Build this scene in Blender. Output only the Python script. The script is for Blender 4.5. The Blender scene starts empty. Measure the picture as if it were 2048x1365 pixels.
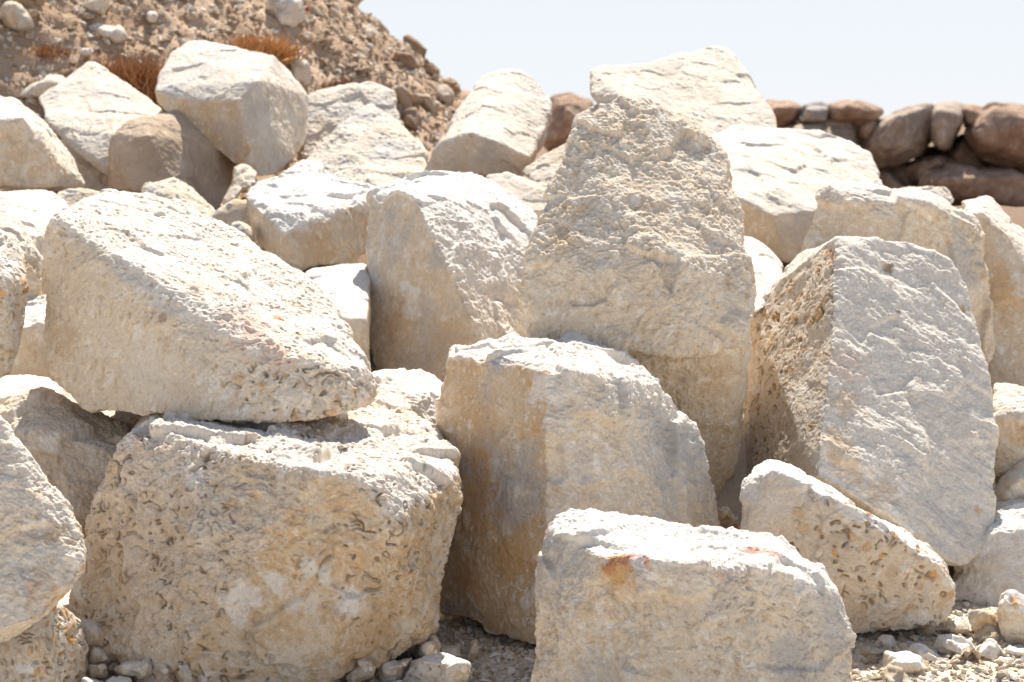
import bpy, bmesh, math, random
import numpy as np
from mathutils import Vector

# ---------------------------------------------------------------- camera, sky, sun, exposure
sc = bpy.context.scene
F_PX, HORIZON, CAM_H = 3982.0, 235.0, 1.6          # focal length in photo pixels (70 mm on 36 mm), horizon row, eye height
PITCH = math.atan((682.5 - HORIZON) / F_PX)
cam_data = bpy.data.cameras.new("camera")
cam_data.lens = 70.0; cam_data.sensor_width = 36.0
cam_data.clip_start = 0.1; cam_data.clip_end = 3000.0
cam_data.dof.use_dof = True; cam_data.dof.focus_distance = 5.85; cam_data.dof.aperture_fstop = 5.0
cam = bpy.data.objects.new("camera", cam_data)
cam.location = (0, 0, CAM_H); cam.rotation_euler = (math.pi / 2 - PITCH, 0, 0)
sc.collection.objects.link(cam); sc.camera = cam

SUN_EL, SUN_AZ = math.radians(53.0), math.radians(9.0)   # behind the heap, high, a little to the right
world = bpy.data.worlds.new("World"); sc.world = world; world.use_nodes = True
wn = world.node_tree.nodes; wl = world.node_tree.links
sky = wn.new("ShaderNodeTexSky"); sky.sky_type = 'NISHITA'; sky.sun_disc = False
sky.sun_elevation = SUN_EL; sky.sun_rotation = SUN_AZ
sky.air_density = 0.9; sky.dust_density = 0.0; sky.ozone_density = 1.0; sky.altitude = 50
bg = wn["Background"]; bg.inputs[1].default_value = 0.076
# milky haze low over the horizon
wtc = wn.new("ShaderNodeTexCoord"); wsx = wn.new("ShaderNodeSeparateXYZ"); wmr = wn.new("ShaderNodeMapRange"); wmx = wn.new("ShaderNodeMix"); wmx.data_type = 'RGBA'
wmr.inputs[1].default_value = 0.07; wmr.inputs[2].default_value = 0.25; wmr.inputs[3].default_value = 0.93; wmr.inputs[4].default_value = 0.0
wmx.inputs[7].default_value = (5.05, 5.28, 5.65, 1)
wl.new(wtc.outputs["Generated"], wsx.inputs[0]); wl.new(wsx.outputs[2], wmr.inputs[0]); wl.new(wmr.outputs[0], wmx.inputs[0])
whs = wn.new("ShaderNodeHueSaturation"); whs.inputs["Saturation"].default_value = 0.62   # dusty air, paler blue
wl.new(sky.outputs[0], whs.inputs["Color"]); wl.new(whs.outputs[0], wmx.inputs[6]); wl.new(wmx.outputs[2], bg.inputs[0])
sun_data = bpy.data.lights.new("sun", 'SUN'); sun_data.energy = 4.3; sun_data.angle = math.radians(0.53)
sun_data.color = (1.0, 0.93, 0.82)
sun = bpy.data.objects.new("sun", sun_data)
sdir = Vector((math.sin(SUN_AZ) * math.cos(SUN_EL), math.cos(SUN_AZ) * math.cos(SUN_EL), math.sin(SUN_EL)))
sun.rotation_euler = sdir.to_track_quat('Z', 'Y').to_euler(); sun.location = (3, 10, 20)
sc.collection.objects.link(sun)
sc.view_settings.view_transform = 'Standard'; sc.view_settings.look = 'None'
sc.view_settings.exposure = 1.12; sc.view_settings.gamma = 1.0
sc.render.engine = 'CYCLES'
sc.cycles.max_bounces = 8; sc.cycles.diffuse_bounces = 5
sc.cycles.use_denoising = True; sc.cycles.denoising_input_passes = 'RGB_ALBEDO_NORMAL'; sc.cycles.denoising_prefilter = 'ACCURATE'

Q = 1.0                                             # mesh fineness: larger is coarser
rng = np.random.default_rng(7)

# ---------------------------------------------------------------- helpers
def at(u, v, Y):
    """the world point that stands at distance Y and shows at photo pixel (u, v)"""
    x, y = (u - 1024.0) / F_PX, -(v - 682.5) / F_PX
    dy = y * math.sin(PITCH) + math.cos(PITCH)
    dz = y * math.cos(PITCH) - math.sin(PITCH)
    t = Y / dy
    return (x * t, Y, CAM_H + dz * t)

def sstep(a, b, x):
    t = np.clip((x - a) / (b - a), 0, 1)
    return t * t * (3 - 2 * t)

PERM = rng.permutation(256).astype(np.int32)
GRAD = rng.normal(size=(256, 3)).astype(np.float32); GRAD /= np.linalg.norm(GRAD, axis=1)[:, None]
RND = rng.random((256, 8)).astype(np.float32)

def perlin(P, seed=0):
    i = np.floor(P).astype(np.int32); f = (P - i).astype(np.float32)
    w = f * f * f * (f * (f * 6 - 15) + 10)
    i += seed * 37
    out = None
    X0, X1 = PERM[i[:, 0] & 255], PERM[(i[:, 0] + 1) & 255]
    res = []
    for dx, X in ((0, X0), (1, X1)):
        for dy in (0, 1):
            XY = PERM[(X + i[:, 1] + dy) & 255]
            for dz in (0, 1):
                g = GRAD[PERM[(XY + i[:, 2] + dz) & 255]]
                res.append(g[:, 0] * (f[:, 0] - dx) + g[:, 1] * (f[:, 1] - dy) + g[:, 2] * (f[:, 2] - dz))
    def mix(a, b, t): return a + (b - a) * t
    a = mix(mix(res[0], res[1], w[:, 2]), mix(res[2], res[3], w[:, 2]), w[:, 1])
    b = mix(mix(res[4], res[5], w[:, 2]), mix(res[6], res[7], w[:, 2]), w[:, 1])
    return mix(a, b, w[:, 0]) * 1.5

def fbm(P, freq, octs=3, seed=0, gain=0.5, ridged=False):
    s = np.zeros(len(P), np.float32); a = 1.0; n = 0.0
    Q_ = (P * freq).astype(np.float32)
    for k in range(octs):
        v = perlin(Q_ + 13.7 * k, seed + k)
        if ridged: v = 1 - 2.2 * np.abs(v)
        s += a * v; n += a; a *= gain; Q_ = Q_ * 2.03
    return s / n

def shells(P, cell, seed):
    """crescent fissures and fills of shells cut by the surface: returns groove, fill, id"""
    W = P / cell
    base = np.floor(W - 0.5).astype(np.int32)
    groove = np.zeros(len(P), np.float32); fill = np.zeros(len(P), np.float32); cid = np.zeros(len(P), np.float32)
    for dx in (0, 1):
        for dy in (0, 1):
            for dz in (0, 1):
                c = base + np.array([dx, dy, dz], np.int32)
                h = PERM[(PERM[(PERM[(c[:, 0] + seed) & 255] + c[:, 1]) & 255] + c[:, 2]) & 255]
                r = RND[h]
                d = (W - c - 0.5 - (r[:, :3] - 0.5) * 0.55).astype(np.float32)
                ax = GRAD[h] * 0.6 + np.array([0, 0, 1], np.float32); ax = ax / np.linalg.norm(ax, axis=1)[:, None]
                bx = GRAD[(h + 91) & 255] * 0.9 + np.array([0, 0, 0.7], np.float32); bx = bx / np.linalg.norm(bx, axis=1)[:, None]
                da = (d * ax).sum(1)
                q = d + ax * (da * (0.1 + 1.1 * r[:, 4]))[:, None]
                rr = np.sqrt((q * q).sum(1))
                r0 = 0.16 + 0.26 * r[:, 3]
                half = sstep(0.15, 0.5, (d * bx).sum(1) / np.maximum(rr, 1e-4))
                g = np.exp(-((rr - r0) / 0.055) ** 2) * half * (r[:, 5] > 0.25)
                g = np.maximum(g, 0.7 * np.exp(-((rr - r0 * 0.62) / 0.035) ** 2) * half * (r[:, 6] > 0.6))
                groove = np.maximum(groove, g * (0.6 + 0.4 * RND[(h + 13) & 255][:, 0]))
                inside = sstep(r0 + 0.03, r0 - 0.05, rr)
                up = inside > fill
                cid = np.where(up, r[:, 7], cid); fill = np.maximum(fill, inside)
    return groove, fill, cid

def facets(P, cell, seed):
    """broken stone: every cell a small plane tilted its own way, with steps between them"""
    W = P / cell; base = np.floor(W - 0.5).astype(np.int32)
    ws = np.zeros(len(P), np.float32); val = np.zeros(len(P), np.float32)
    for dx in (0, 1):
        for dy in (0, 1):
            for dz in (0, 1):
                c = base + np.array([dx, dy, dz], np.int32)
                h = PERM[(PERM[(PERM[(c[:, 0] + seed) & 255] + c[:, 1]) & 255] + c[:, 2]) & 255]
                d = (W - c - 0.5 - (RND[h][:, :3] - 0.5) * 0.6).astype(np.float32)
                w = np.exp(-35 * (d * d).sum(1)); ws += w
                val += w * ((d * GRAD[(h + 57) & 255]).sum(1) + (RND[h][:, 4] - 0.5) * 0.6)
    return val / np.maximum(ws, 1e-9) * cell

def get_arr(me):
    n = len(me.vertices); co = np.empty(n * 3, np.float32); me.vertices.foreach_get("co", co); return co.reshape(n, 3)

def set_arr(me, co):
    me.vertices.foreach_set("co", np.ascontiguousarray(co, np.float32).ravel()); me.update()

def normals(me):
    n = len(me.vertices); no = np.empty(n * 3, np.float32); me.vertex_normals.foreach_get("vector", no); return no.reshape(n, 3)

def smoother(me):
    ne = len(me.edges); e = np.empty(ne * 2, np.int32); me.edges.foreach_get("vertices", e); e = e.reshape(ne, 2)
    n = len(me.vertices); i = np.concatenate([e[:, 0], e[:, 1]]); j = np.concatenate([e[:, 1], e[:, 0]])
    deg = np.bincount(i, minlength=n).clip(1)
    def run(co, it, f=0.55):
        for _ in range(it):
            s = np.stack([np.bincount(i, co[j, k], n) for k in range(3)], 1) / deg[:, None]
            co = (co + f * (s - co)).astype(np.float32)
        return co
    return run

def refine_front(me):
    """split in four the faces that can be seen from the front side, keeping the hidden rear coarse"""
    nv = len(me.vertices); co = get_arr(me); N = normals(me).copy()
    V = co - np.array([0, 0, CAM_H], np.float32); V /= np.linalg.norm(V, axis=1)[:, None]
    front = (N * V).sum(1) < 0.30
    nf = len(me.polygons); lt = np.empty(nf, np.int32); me.polygons.foreach_get("loop_total", lt)
    if not (lt == 4).all(): return None
    lv = np.empty(nf * 4, np.int32); me.loops.foreach_get("vertex_index", lv); F = lv.reshape(nf, 4)
    le = np.empty(nf * 4, np.int32); me.loops.foreach_get("edge_index", le); E = le.reshape(nf, 4)
    ne = len(me.edges); ev = np.empty(ne * 2, np.int32); me.edges.foreach_get("vertices", ev); ev = ev.reshape(ne, 2)
    fine = front[F].any(1)
    used = np.zeros(ne, bool); used[E[fine].ravel()] = True
    coarse = np.zeros(ne, bool); coarse[E[~fine].ravel()] = True
    eid = np.full(ne, -1, np.int64); ids = np.nonzero(used)[0]; eid[ids] = nv + np.arange(len(ids))
    mids = co[ev[ids]].mean(1); cent = co[F[fine]].mean(1); cid = nv + len(ids) + np.arange(int(fine.sum()))
    Ff, Ef = F[fine], eid[E[fine]]
    q = [np.stack([Ff[:, k], Ef[:, k], cid, Ef[:, k - 1]], 1) for k in range(4)]
    allf = np.concatenate([F[~fine]] + q).astype(np.int32); verts = np.concatenate([co, mids, cent]).astype(np.float32)
    m2 = bpy.data.meshes.new(me.name); m2.vertices.add(len(verts)); m2.vertices.foreach_set("co", verts.ravel())
    m2.loops.add(allf.size); m2.loops.foreach_set("vertex_index", allf.ravel())
    m2.polygons.add(len(allf)); m2.polygons.foreach_set("loop_start", np.arange(0, allf.size, 4, dtype=np.int32)); m2.polygons.foreach_set("loop_total", np.full(len(allf), 4, np.int32))
    m2.update(calc_edges=True)
    hang = ids[coarse[ids]]                       # midpoints on the border between fine and coarse
    return m2, (eid[hang], ev[hang])

def set_col(me, col):
    a = me.attributes.new("Col", 'FLOAT_COLOR', 'POINT')
    c = np.ones((len(me.vertices), 4), np.float32); c[:, :3] = np.clip(col, 0.01, 0.92)
    a.data.foreach_set("color", c.ravel())

def tag(o, label=None, cat=None, group=None, kind=None):
    if label: o["label"] = label
    if cat: o["category"] = cat
    if group: o["group"] = group
    if kind: o["kind"] = kind
    return o

def link(name, me, mat, loc=(0, 0, 0)):
    o = bpy.data.objects.new(name, me); o.location = loc
    if mat and not me.materials: me.materials.append(mat)
    sc.collection.objects.link(o); return o

# ---------------------------------------------------------------- materials
def stone_mat(name, b1=(300, 0.55, 0.004), b2=(95, 0.6, 0.008), var=0.2, rand=False, speck=0.5):
    """stone: colour from the modelled surface, broken up by fine grain, with fine grain relief"""
    m = bpy.data.materials.new(name); m.use_nodes = True
    n, l = m.node_tree.nodes, m.node_tree.links
    bs = n["Principled BSDF"]; bs.inputs["Roughness"].default_value = 0.95
    bs.inputs["Specular IOR Level"].default_value = 0.076
    tc = n.new("ShaderNodeTexCoord")
    at_ = n.new("ShaderNodeAttribute"); at_.attribute_name = "Col"
    n1 = n.new("ShaderNodeTexNoise"); n1.inputs["Scale"].default_value = b1[0]; n1.inputs["Detail"].default_value = 4; n1.inputs["Roughness"].default_value = 0.7
    n2 = n.new("ShaderNodeTexNoise"); n2.inputs["Scale"].default_value = b2[0]; n2.inputs["Detail"].default_value = 4
    n2.inputs["Roughness"].default_value = 0.65
    for q in (n1, n2): l.new(tc.outputs["Object"], q.inputs["Vector"])
    mr = n.new("ShaderNodeMapRange"); mr.inputs[1].default_value = 0.25; mr.inputs[2].default_value = 0.75
    mr.inputs[3].default_value = 1 - var; mr.inputs[4].default_value = 1 + var
    l.new(n1.outputs[0], mr.inputs[0])
    mx = n.new("ShaderNodeMix"); mx.data_type = 'RGBA'; mx.blend_type = 'MULTIPLY'; mx.inputs[0].default_value = 1
    l.new(at_.outputs["Color"], mx.inputs[6]); l.new(mr.outputs[0], mx.inputs[7])
    # warm grains
    ms = n.new("ShaderNodeMapRange"); ms.inputs[1].default_value = 0.60; ms.inputs[2].default_value = 0.74
    ms.inputs[3].default_value = 0; ms.inputs[4].default_value = speck
    l.new(n2.outputs[0], ms.inputs[0])
    m2 = n.new("ShaderNodeMix"); m2.data_type = 'RGBA'; m2.blend_type = 'MULTIPLY'
    m2.inputs[7].default_value = (0.78, 0.62, 0.43, 1)
    l.new(ms.outputs[0], m2.inputs[0]); l.new(mx.outputs[2], m2.inputs[6])
    out = m2.outputs[2]
    if rand:
        oi = n.new("ShaderNodeObjectInfo")
        rp = n.new("ShaderNodeValToRGB"); cr = rp.color_ramp
        cols = rand
        cr.elements[0].color = (*cols[0], 1); cr.elements[1].color = (*cols[-1], 1)
        for k, c in enumerate(cols[1:-1]):
            e = cr.elements.new((k + 1) / (len(cols) - 1)); e.color = (*c, 1)
        l.new(oi.outputs["Random"], rp.inputs[0])
        m3 = n.new("ShaderNodeMix"); m3.data_type = 'RGBA'; m3.blend_type = 'MULTIPLY'; m3.inputs[0].default_value = 1
        l.new(out, m3.inputs[6]); l.new(rp.outputs[0], m3.inputs[7]); out = m3.outputs[2]
    l.new(out, bs.inputs["Base Color"])
    bp1 = n.new("ShaderNodeBump"); bp1.inputs["Strength"].default_value = b1[1]; bp1.inputs["Distance"].default_value = b1[2]
    bp2 = n.new("ShaderNodeBump"); bp2.inputs["Strength"].default_value = b2[1]; bp2.inputs["Distance"].default_value = b2[2]
    l.new(n2.outputs[0], bp2.inputs["Height"]); l.new(n1.outputs[0], bp1.inputs["Height"])
    l.new(bp2.outputs[0], bp1.inputs["Normal"]); l.new(bp1.outputs[0], bs.inputs["Normal"])
    return m

M_LIME = stone_mat("limestone")
M_WALL = stone_mat("brown boulder stone", b1=(60, 0.5, 0.02), b2=(14, 0.5, 0.06), var=0.25)
M_EARTH = stone_mat("loose earth", b1=(90, 0.6, 0.01), b2=(25, 0.6, 0.03), var=0.22)
M_GROUND = stone_mat("crushed limestone ground", b1=(140, 0.6, 0.008), b2=(45, 0.6, 0.02), var=0.15)
M_CHIP = stone_mat("limestone chips", b1=(160, 0.5, 0.004), b2=(40, 0.5, 0.012), var=0.15,
                   rand=[(0.98, 0.95, 0.9), (0.9, 0.82, 0.7), (1, 0.98, 0.95), (0.85, 0.72, 0.54), (0.97, 0.92, 0.85), (0.75, 0.58, 0.4)])
M_MOUND_STONE = stone_mat("mound stones", b1=(60, 0.5, 0.01), b2=(16, 0.5, 0.03), var=0.18,
                   rand=[(0.60, 0.47, 0.37), (0.78, 0.69, 0.59), (0.66, 0.53, 0.42), (0.46, 0.34, 0.25), (0.68, 0.57, 0.47), (0.54, 0.41, 0.31)])

WHITE = np.array((0.715, 0.65, 0.56)); DUST_WHITE = np.array((0.785, 0.75, 0.70)); CREAM = np.array((0.665, 0.55, 0.415))
TAN = np.array((0.57, 0.405, 0.245)); OCHRE = np.array((0.60, 0.35, 0.14)); GREY = np.array((0.47, 0.45, 0.435))
BROWN = np.array((0.27, 0.17, 0.10)); RED = np.array((0.42, 0.14, 0.08)); PINK = np.array((0.72, 0.50, 0.38))
CN = dict(white=WHITE, dust=DUST_WHITE, cream=CREAM, tan=TAN, ochre=OCHRE, grey=GREY, brown=BROWN, red=RED, pink=PINK)

# ---------------------------------------------------------------- the ground and the earth mound
def terrain(x, y):
    z = 0.5 * sstep(6.75, 7.5, y) + 0.4 * sstep(7.7, 8.4, y) + 0.2 * sstep(8.8, 10.0, y) - 0.6 * sstep(11.5, 16.0, y)
    return z

APEX = (-4.2, 15.0, 5.0); SLOPE = 0.854
def axis(lo, hi, step, far, ratio=1.25):
    core = list(np.arange(lo, hi + step * 0.5, step)); s = step; a = core[0]; b = core[-1]; left = []; right = []
    while a > -far or b < far:
        s *= ratio; a -= s; b += s; left.append(a); right.append(b)
    return np.array(left[::-1] + core + right)

def grid_mesh(name, xs, ys, zf):
    X, Y = np.meshgrid(xs, ys); n, m = X.shape
    P = np.stack([X.ravel(), Y.ravel(), np.zeros(n * m)], 1); P[:, 2] = zf(P[:, 0], P[:, 1])
    i = np.arange(n * m).reshape(n, m)
    f = np.stack([i[:-1, :-1].ravel(), i[:-1, 1:].ravel(), i[1:, 1:].ravel(), i[1:, :-1].ravel()], 1)
    me = bpy.data.meshes.new(name)
    me.vertices.add(n * m); me.vertices.foreach_set("co", P.astype(np.float32).ravel())
    me.loops.add(f.size); me.loops.foreach_set("vertex_index", f.astype(np.int32).ravel())
    me.polygons.add(len(f)); me.polygons.foreach_set("loop_start", np.arange(0, f.size, 4, dtype=np.int32))
    me.polygons.foreach_set("loop_total", np.full(len(f), 4, np.int32)); me.polygons.foreach_set("use_smooth", np.ones(len(f), bool))
    me.update(calc_edges=True)
    return me, P.astype(np.float32)

xs = axis(-2.4, 2.4, 0.03 * Q, 900); ys = axis(4.6, 8.0, 0.03 * Q, 900)
def gz(x, y):
    P = np.stack([x, y, 0 * x], 1).astype(np.float32); near = (np.abs(y) < 60) & (np.abs(x) < 60)
    z = terrain(x, y); P = np.where(near[:, None], P, 0)
    return z + near * (0.03 * fbm(P, 1.7, 2, 3) + 0.012 * fbm(P, 9, 3, 4) - 0.01)
gme, gP = grid_mesh("ground", xs, ys, gz)
t = sstep(-0.2, 0.5, fbm(np.clip(gP, -60, 60), 2.0, 4, 9))[:, None]
far = sstep(8.2, 9.0, gP[:, 1])[:, None]
col = (WHITE * 0.93) * (1 - t) + CREAM * t
col = col * (1 - far) + np.array((0.235, 0.16, 0.115)) * far
set_col(gme, col)
tag(link("ground", gme, M_GROUND), kind="structure")

# earth mound: a cone of tipped soil behind the heap, its right flank running down to the boulder wall
nr, na = int(190 / Q), int(260 / Q)
R = np.linspace(0, 6.6, nr); A = np.concatenate([np.linspace(math.radians(-172), math.radians(35), na), np.linspace(math.radians(38), math.radians(185), 40)])
def mound_z(x, y):
    d = np.hypot(x - APEX[0], y - APEX[1]); return APEX[2] - SLOPE * d
RR, AA = np.meshgrid(R, A)
mx_, my_ = (APEX[0] + RR * np.cos(AA)).ravel(), (APEX[1] + RR * np.sin(AA)).ravel()
mP = np.stack([mx_, my_, mound_z(mx_, my_)], 1).astype(np.float32)
nrm = np.stack([np.cos(AA).ravel() * SLOPE, np.sin(AA).ravel() * SLOPE, np.ones(mP.shape[0])], 1); nrm /= np.linalg.norm(nrm, axis=1)[:, None]
fl = fbm(mP, 0.55, 2, 21); bumps = fbm(mP, 2.2, 4, 22); lumps = fbm(mP, 7, 3, 23)
mP2 = (mP + nrm * (0.10 * fl + 0.11 * bumps + 0.05 * lumps)[:, None]).astype(np.float32)
i = np.arange(mP.shape[0]).reshape(RR.shape)
f = np.stack([i[:-1, :-1].ravel(), i[:-1, 1:].ravel(), i[1:, 1:].ravel(), i[1:, :-1].ravel()], 1)
mme = bpy.data.meshes.new("earth_mound")
mme.from_pydata(mP2.tolist(), [], f.tolist()); mme.polygons.foreach_set("use_smooth", np.ones(len(f), bool)); mme.update()
bm = bmesh.new(); bm.from_mesh(mme); bmesh.ops.remove_doubles(bm, verts=bm.verts, dist=1e-4); bmesh.ops.recalc_face_normals(bm, faces=bm.faces); bm.to_mesh(mme); bm.free()
mP3 = get_arr(mme)
e1 = sstep(-0.25, 0.35, fbm(mP3, 1.2, 4, 31))[:, None]; e2 = sstep(0.1, 0.4, fbm(mP3, 3.1, 3, 36))[:, None]; e3 = sstep(0.05, 0.35, fbm(mP3, 0.9, 3, 41))[:, None]
ecol = np.array((0.40, 0.305, 0.225)) * (1 - e1) + np.array((0.52, 0.42, 0.32)) * e1
ecol = ecol * (1 - 0.5 * e2) + np.array((0.28, 0.19, 0.13)) * 0.5 * e2
ecol = ecol * 1.02 * np.array((1.06, 0.98, 0.92))
ecol = ecol * (1 - 0.45 * e3) + np.array((0.46, 0.30, 0.18)) * 0.45 * e3
set_col(mme, ecol)
tag(link("earth_mound", mme, M_EARTH), kind="structure")

# ---------------------------------------------------------------- rock builder
def hull_bm(points):
    bm = bmesh.new()
    for p in points: bm.verts.new(p)
    r = bmesh.ops.convex_hull(bm, input=bm.verts)
    dead = [g for g in r["geom_interior"] if isinstance(g, bmesh.types.BMVert)] + [v for v in bm.verts if not v.link_faces]
    bmesh.ops.delete(bm, geom=list(set(dead)), context='VERTS')
    bmesh.ops.recalc_face_normals(bm, faces=bm.faces)
    return bm

def with_back(pts, back):
    """add the unseen rear of the block: the outline carried back by dY and drawn in a little"""
    P = np.array(pts, float); c = P[:, :2].mean(0); s, dY = back
    Ym = P[:, 2].max()
    B = [(c[0] + s * (u - c[0]), c[1] + s * (v - c[1]), max(y + dY * 0.5, Ym * 0.5 + y * 0.5) + dY * 0.5) for u, v, y in pts]
    return [at(*p) for p in list(pts) + B]

SEED = [0]
def rock(name, label, hulls, cat="rock", vox=0.0065, dY=0.0, back=(0.72, 0.35), wear=1.0, rough=1.0, low=0.018, ridge=0.0, rfreq=11.0,
         strata=None, tan=0.35, ochre=0.12, grey=0.1, dust=0.6, shell=0.0, cell=0.05, fill=0.0, pit=0.4, sawn=(), blobs=(), scoops=(),
         mat=None, base=None, group=None, light=4, fine=False, smooth=0.72, contrast=1.0, shellat=None, shellface=False, blend=0.06, fleck=1.0, facet=1.0, fcell=0.19):
    """one block of stone: union of traced hulls -> fine even mesh -> worn edges -> relief -> colour"""
    SEED[0] += 1; sd = SEED[0] * 5
    if not isinstance(hulls[0][0], (tuple, list)): hulls = [hulls]
    bm = bmesh.new()
    raw = []
    for h in hulls:
        h = [(u, v, y + dY) for u, v, y in h]
        pts = with_back(h, back); raw += pts
        b = hull_bm(pts); tmp = bpy.data.meshes.new("tmp"); b.to_mesh(tmp); b.free(); bm.from_mesh(tmp); bpy.data.meshes.remove(tmp)
    me0 = bpy.data.meshes.new(name); bm.to_mesh(me0); bm.free()
    tmp = bpy.data.objects.new("tmp", me0); sc.collection.objects.link(tmp)
    vox *= Q
    rm = tmp.modifiers.new("r", 'REMESH'); rm.mode = 'VOXEL'; rm.voxel_size = vox; rm.adaptivity = 0; rm.use_smooth_shade = True
    dg = bpy.context.evaluated_depsgraph_get()
    me = bpy.data.meshes.new_from_object(tmp.evaluated_get(dg)); bpy.data.objects.remove(tmp); bpy.data.meshes.remove(me0)
    me.name = name
    sm = smoother(me); co = get_arr(me)
    k = (0.0065 / vox) ** 2
    a = sm(co, max(2, int(light * k))); b = sm(a, int(min(90, max(4, 30 * wear * k))))
    off = np.array([sd * 1.7, sd * 0.9, sd * 2.3], np.float32)
    size = float(np.ptp(a, axis=0).max()); sz = min(1.0, size / 0.7)
    chip = (sstep(-0.2, 0.3, fbm(a + off, 6 / sz, 2, sd)) + 0.9 * sstep(0.05, 0.4, fbm(a + off, 17 / sz, 3, sd + 24)))[:, None]
    co = a + (b - a) * (chip * min(1.0, wear))
    hang = None
    if fine:
        set_arr(me, b); Nc = normals(me).copy(); set_arr(me, co)
        r_ = refine_front(me)
        if r_:
            old = me; me, hang = r_; bpy.data.meshes.remove(old); co = get_arr(me); sm2 = smoother(me)
            co = sm2(co, 1, 0.5); set_arr(me, co); N = normals(me).copy(); Nh = sm2(N, 14, 0.6); Nh /= np.linalg.norm(Nh, axis=1)[:, None]
    if hang is None:
        set_arr(me, b); Nh = normals(me).copy()
        set_arr(me, co); N = normals(me).copy()
    n = len(co)
    # which faces are the smooth sawn / split ones
    flat = np.zeros(n, np.float32); ftan = np.zeros(n, np.float32)
    wob = 0.16 * fbm(co + off, 6 / sz, 4, sd + 1)
    for d, c, tn in sawn:
        d = np.array(d, float); d /= np.linalg.norm(d)
        w = sstep(c - blend, c + blend, Nh @ d + wob); flat = np.maximum(flat, w); ftan = np.maximum(ftan, w * tn)
    fsz = 1.0 if sz > 0.55 else 0.45 * sz / 0.55
    rg = rough * (1 - smooth * flat)
    P = co + off
    warp = P + 0.03 * np.stack([fbm(P, 8, 2, sd + 2), fbm(P, 8, 2, sd + 3), fbm(P, 8, 2, sd + 4)], 1)
    lowd = low * sz * fbm(P, 2.6 / sz, 3, sd + 5)
    mid = 0.010 * sz * fbm(warp, 11 / sz, 5, sd + 6, 0.6)
    d = lowd + rg * mid
    patch = sstep(-0.15, 0.30, fbm(P, 3.6 / sz, 3, sd + 7))
    dirn = GRAD[sd % 256] * np.array([1, 0.4, 1], np.float32); dirn = dirn / np.linalg.norm(dirn)
    aw = warp - 0.6 * (warp @ dirn)[:, None] * dirn
    rid = fbm(aw, 17, 3, sd + 8, 0.55, ridged=True)
    d = d + rg * (0.0005 + 0.0048 * patch) * sz * rid + rg * fsz * (0.0008 + 0.0026 * patch) * fbm(aw, 55, 3, sd + 25, 0.65, ridged=True)
    d = d + fsz * (0.35 + 0.65 * rg) * (0.0046 * fbm(P, 46, 3, sd + 28, 0.7))
    bil = np.abs(fbm(warp, 24, 3, sd + 34, 0.6)); d = d + rg * fsz * (0.003 + 0.010 * sstep(-0.1, 0.3, fbm(P, 4.5 / sz, 2, sd + 35))) * (bil - 0.2)
    d = d + rg * (0.11 * facet * facets(warp, fcell * sz, sd) + 0.05 * facet * patch * facets(warp + 5.5, 0.065 * sz, sd + 3))
    if ridge:
        st = P * np.array([1.0, 1.0, 1.25], np.float32)
        st = st + 1.2 * (warp - P); st = st - 0.45 * (st @ dirn)[:, None] * dirn
        rb = fbm(st, rfreq * 0.8, 4, sd + 9, 0.5, ridged=True) * (0.45 + 0.75 * patch)
        d = d + ridge * (1 - 0.85 * flat) * rb
    if strata:
        sdir_, sfreq, samp = strata
        sdir_ = np.array(sdir_, float); sdir_ /= np.linalg.norm(sdir_)
        along = P - (P @ sdir_)[:, None] * sdir_ * 0.82
        sb = fbm(along + 0.25 * (warp - P), sfreq, 3, sd + 10, 0.5, ridged=True)
        step = fbm(along, sfreq * 0.35, 2, sd + 11)
        d = d + samp * (1 - flat) * (sb * 0.6 + np.abs(step) * 1.2) * (0.35 + 0.65 * patch)
    pt = sstep(0.22, 0.5, fbm(warp, 42, 2, sd + 12)) * pit
    d = d - 0.0045 * pt * (0.4 + 0.6 * patch)
    g = fl_ = None
    def where(u, v):
        Pc = co - np.array([0, 0, CAM_H]); fy = Pc[:, 1] * math.cos(PITCH) - Pc[:, 2] * math.sin(PITCH); uy = Pc[:, 1] * math.sin(PITCH) + Pc[:, 2] * math.cos(PITCH)
        h = np.hypot(1024 + F_PX * Pc[:, 0] / fy - u, 682.5 - F_PX * uy / fy - v); cand = np.nonzero(h < 12)[0]
        if not len(cand): cand = [int(np.argmin(h))]
        return co[cand[np.argmin(fy[cand])]]
    if shell > 0:
        zone = sstep(-0.35, 0.1, fbm(P, 3.5, 2, sd + 13)) * 0.8 + 0.2
        if shell < 0.5: zone = sstep(0.0, 0.3, fbm(P, 3.0, 2, sd + 13))
        if shellface: zone = zone * (0.12 + 0.88 * flat)
        if shellat:
            zone = np.zeros(n, np.float32)
            for (u, v, r) in shellat:
                ctr = where(u, v); zone = np.maximum(zone, sstep(1.0, 0.6, np.linalg.norm(co - ctr, axis=1) / (r / F_PX * ctr[1]) + 0.5 * fbm(P, 9, 3, sd + 13)))
        wq = warp + 0.012 * np.stack([fbm(P, 30, 1, sd + 14), fbm(P, 30, 1, sd + 15), fbm(P, 30, 1, sd + 16)], 1)
        gm = np.zeros(n, np.float32); g = gm; fl_ = np.zeros(n, np.float32); cid = np.zeros(n, np.float32)
        for li, cs in enumerate((0.55, 0.75, 0.95, 1.3, 1.8)):
            gk, fk, ck = shells(wq + 3.3 * li, cell * cs, sd + 17 * li)
            zk = zone * sstep(-0.5, -0.12, fbm(P, 5.5, 3, sd + 40 + li))
            gm = np.maximum(gm, gk * zk * min(1, shell)); up = fk * zk > fl_; cid = np.where(up, ck, cid); fl_ = np.where(up, fk * zk, fl_)
        zone = np.ones(n, np.float32); g = gm
        d = d - 0.009 * gm + 0.006 * (fl_ * (cid - 0.65)) * zone * (0.4 + 0.6 * min(1, shell))
    co = (co + N * d[:, None]).astype(np.float32)
    if hang is not None: co[hang[0]] = co[hang[1]].mean(1)
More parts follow.
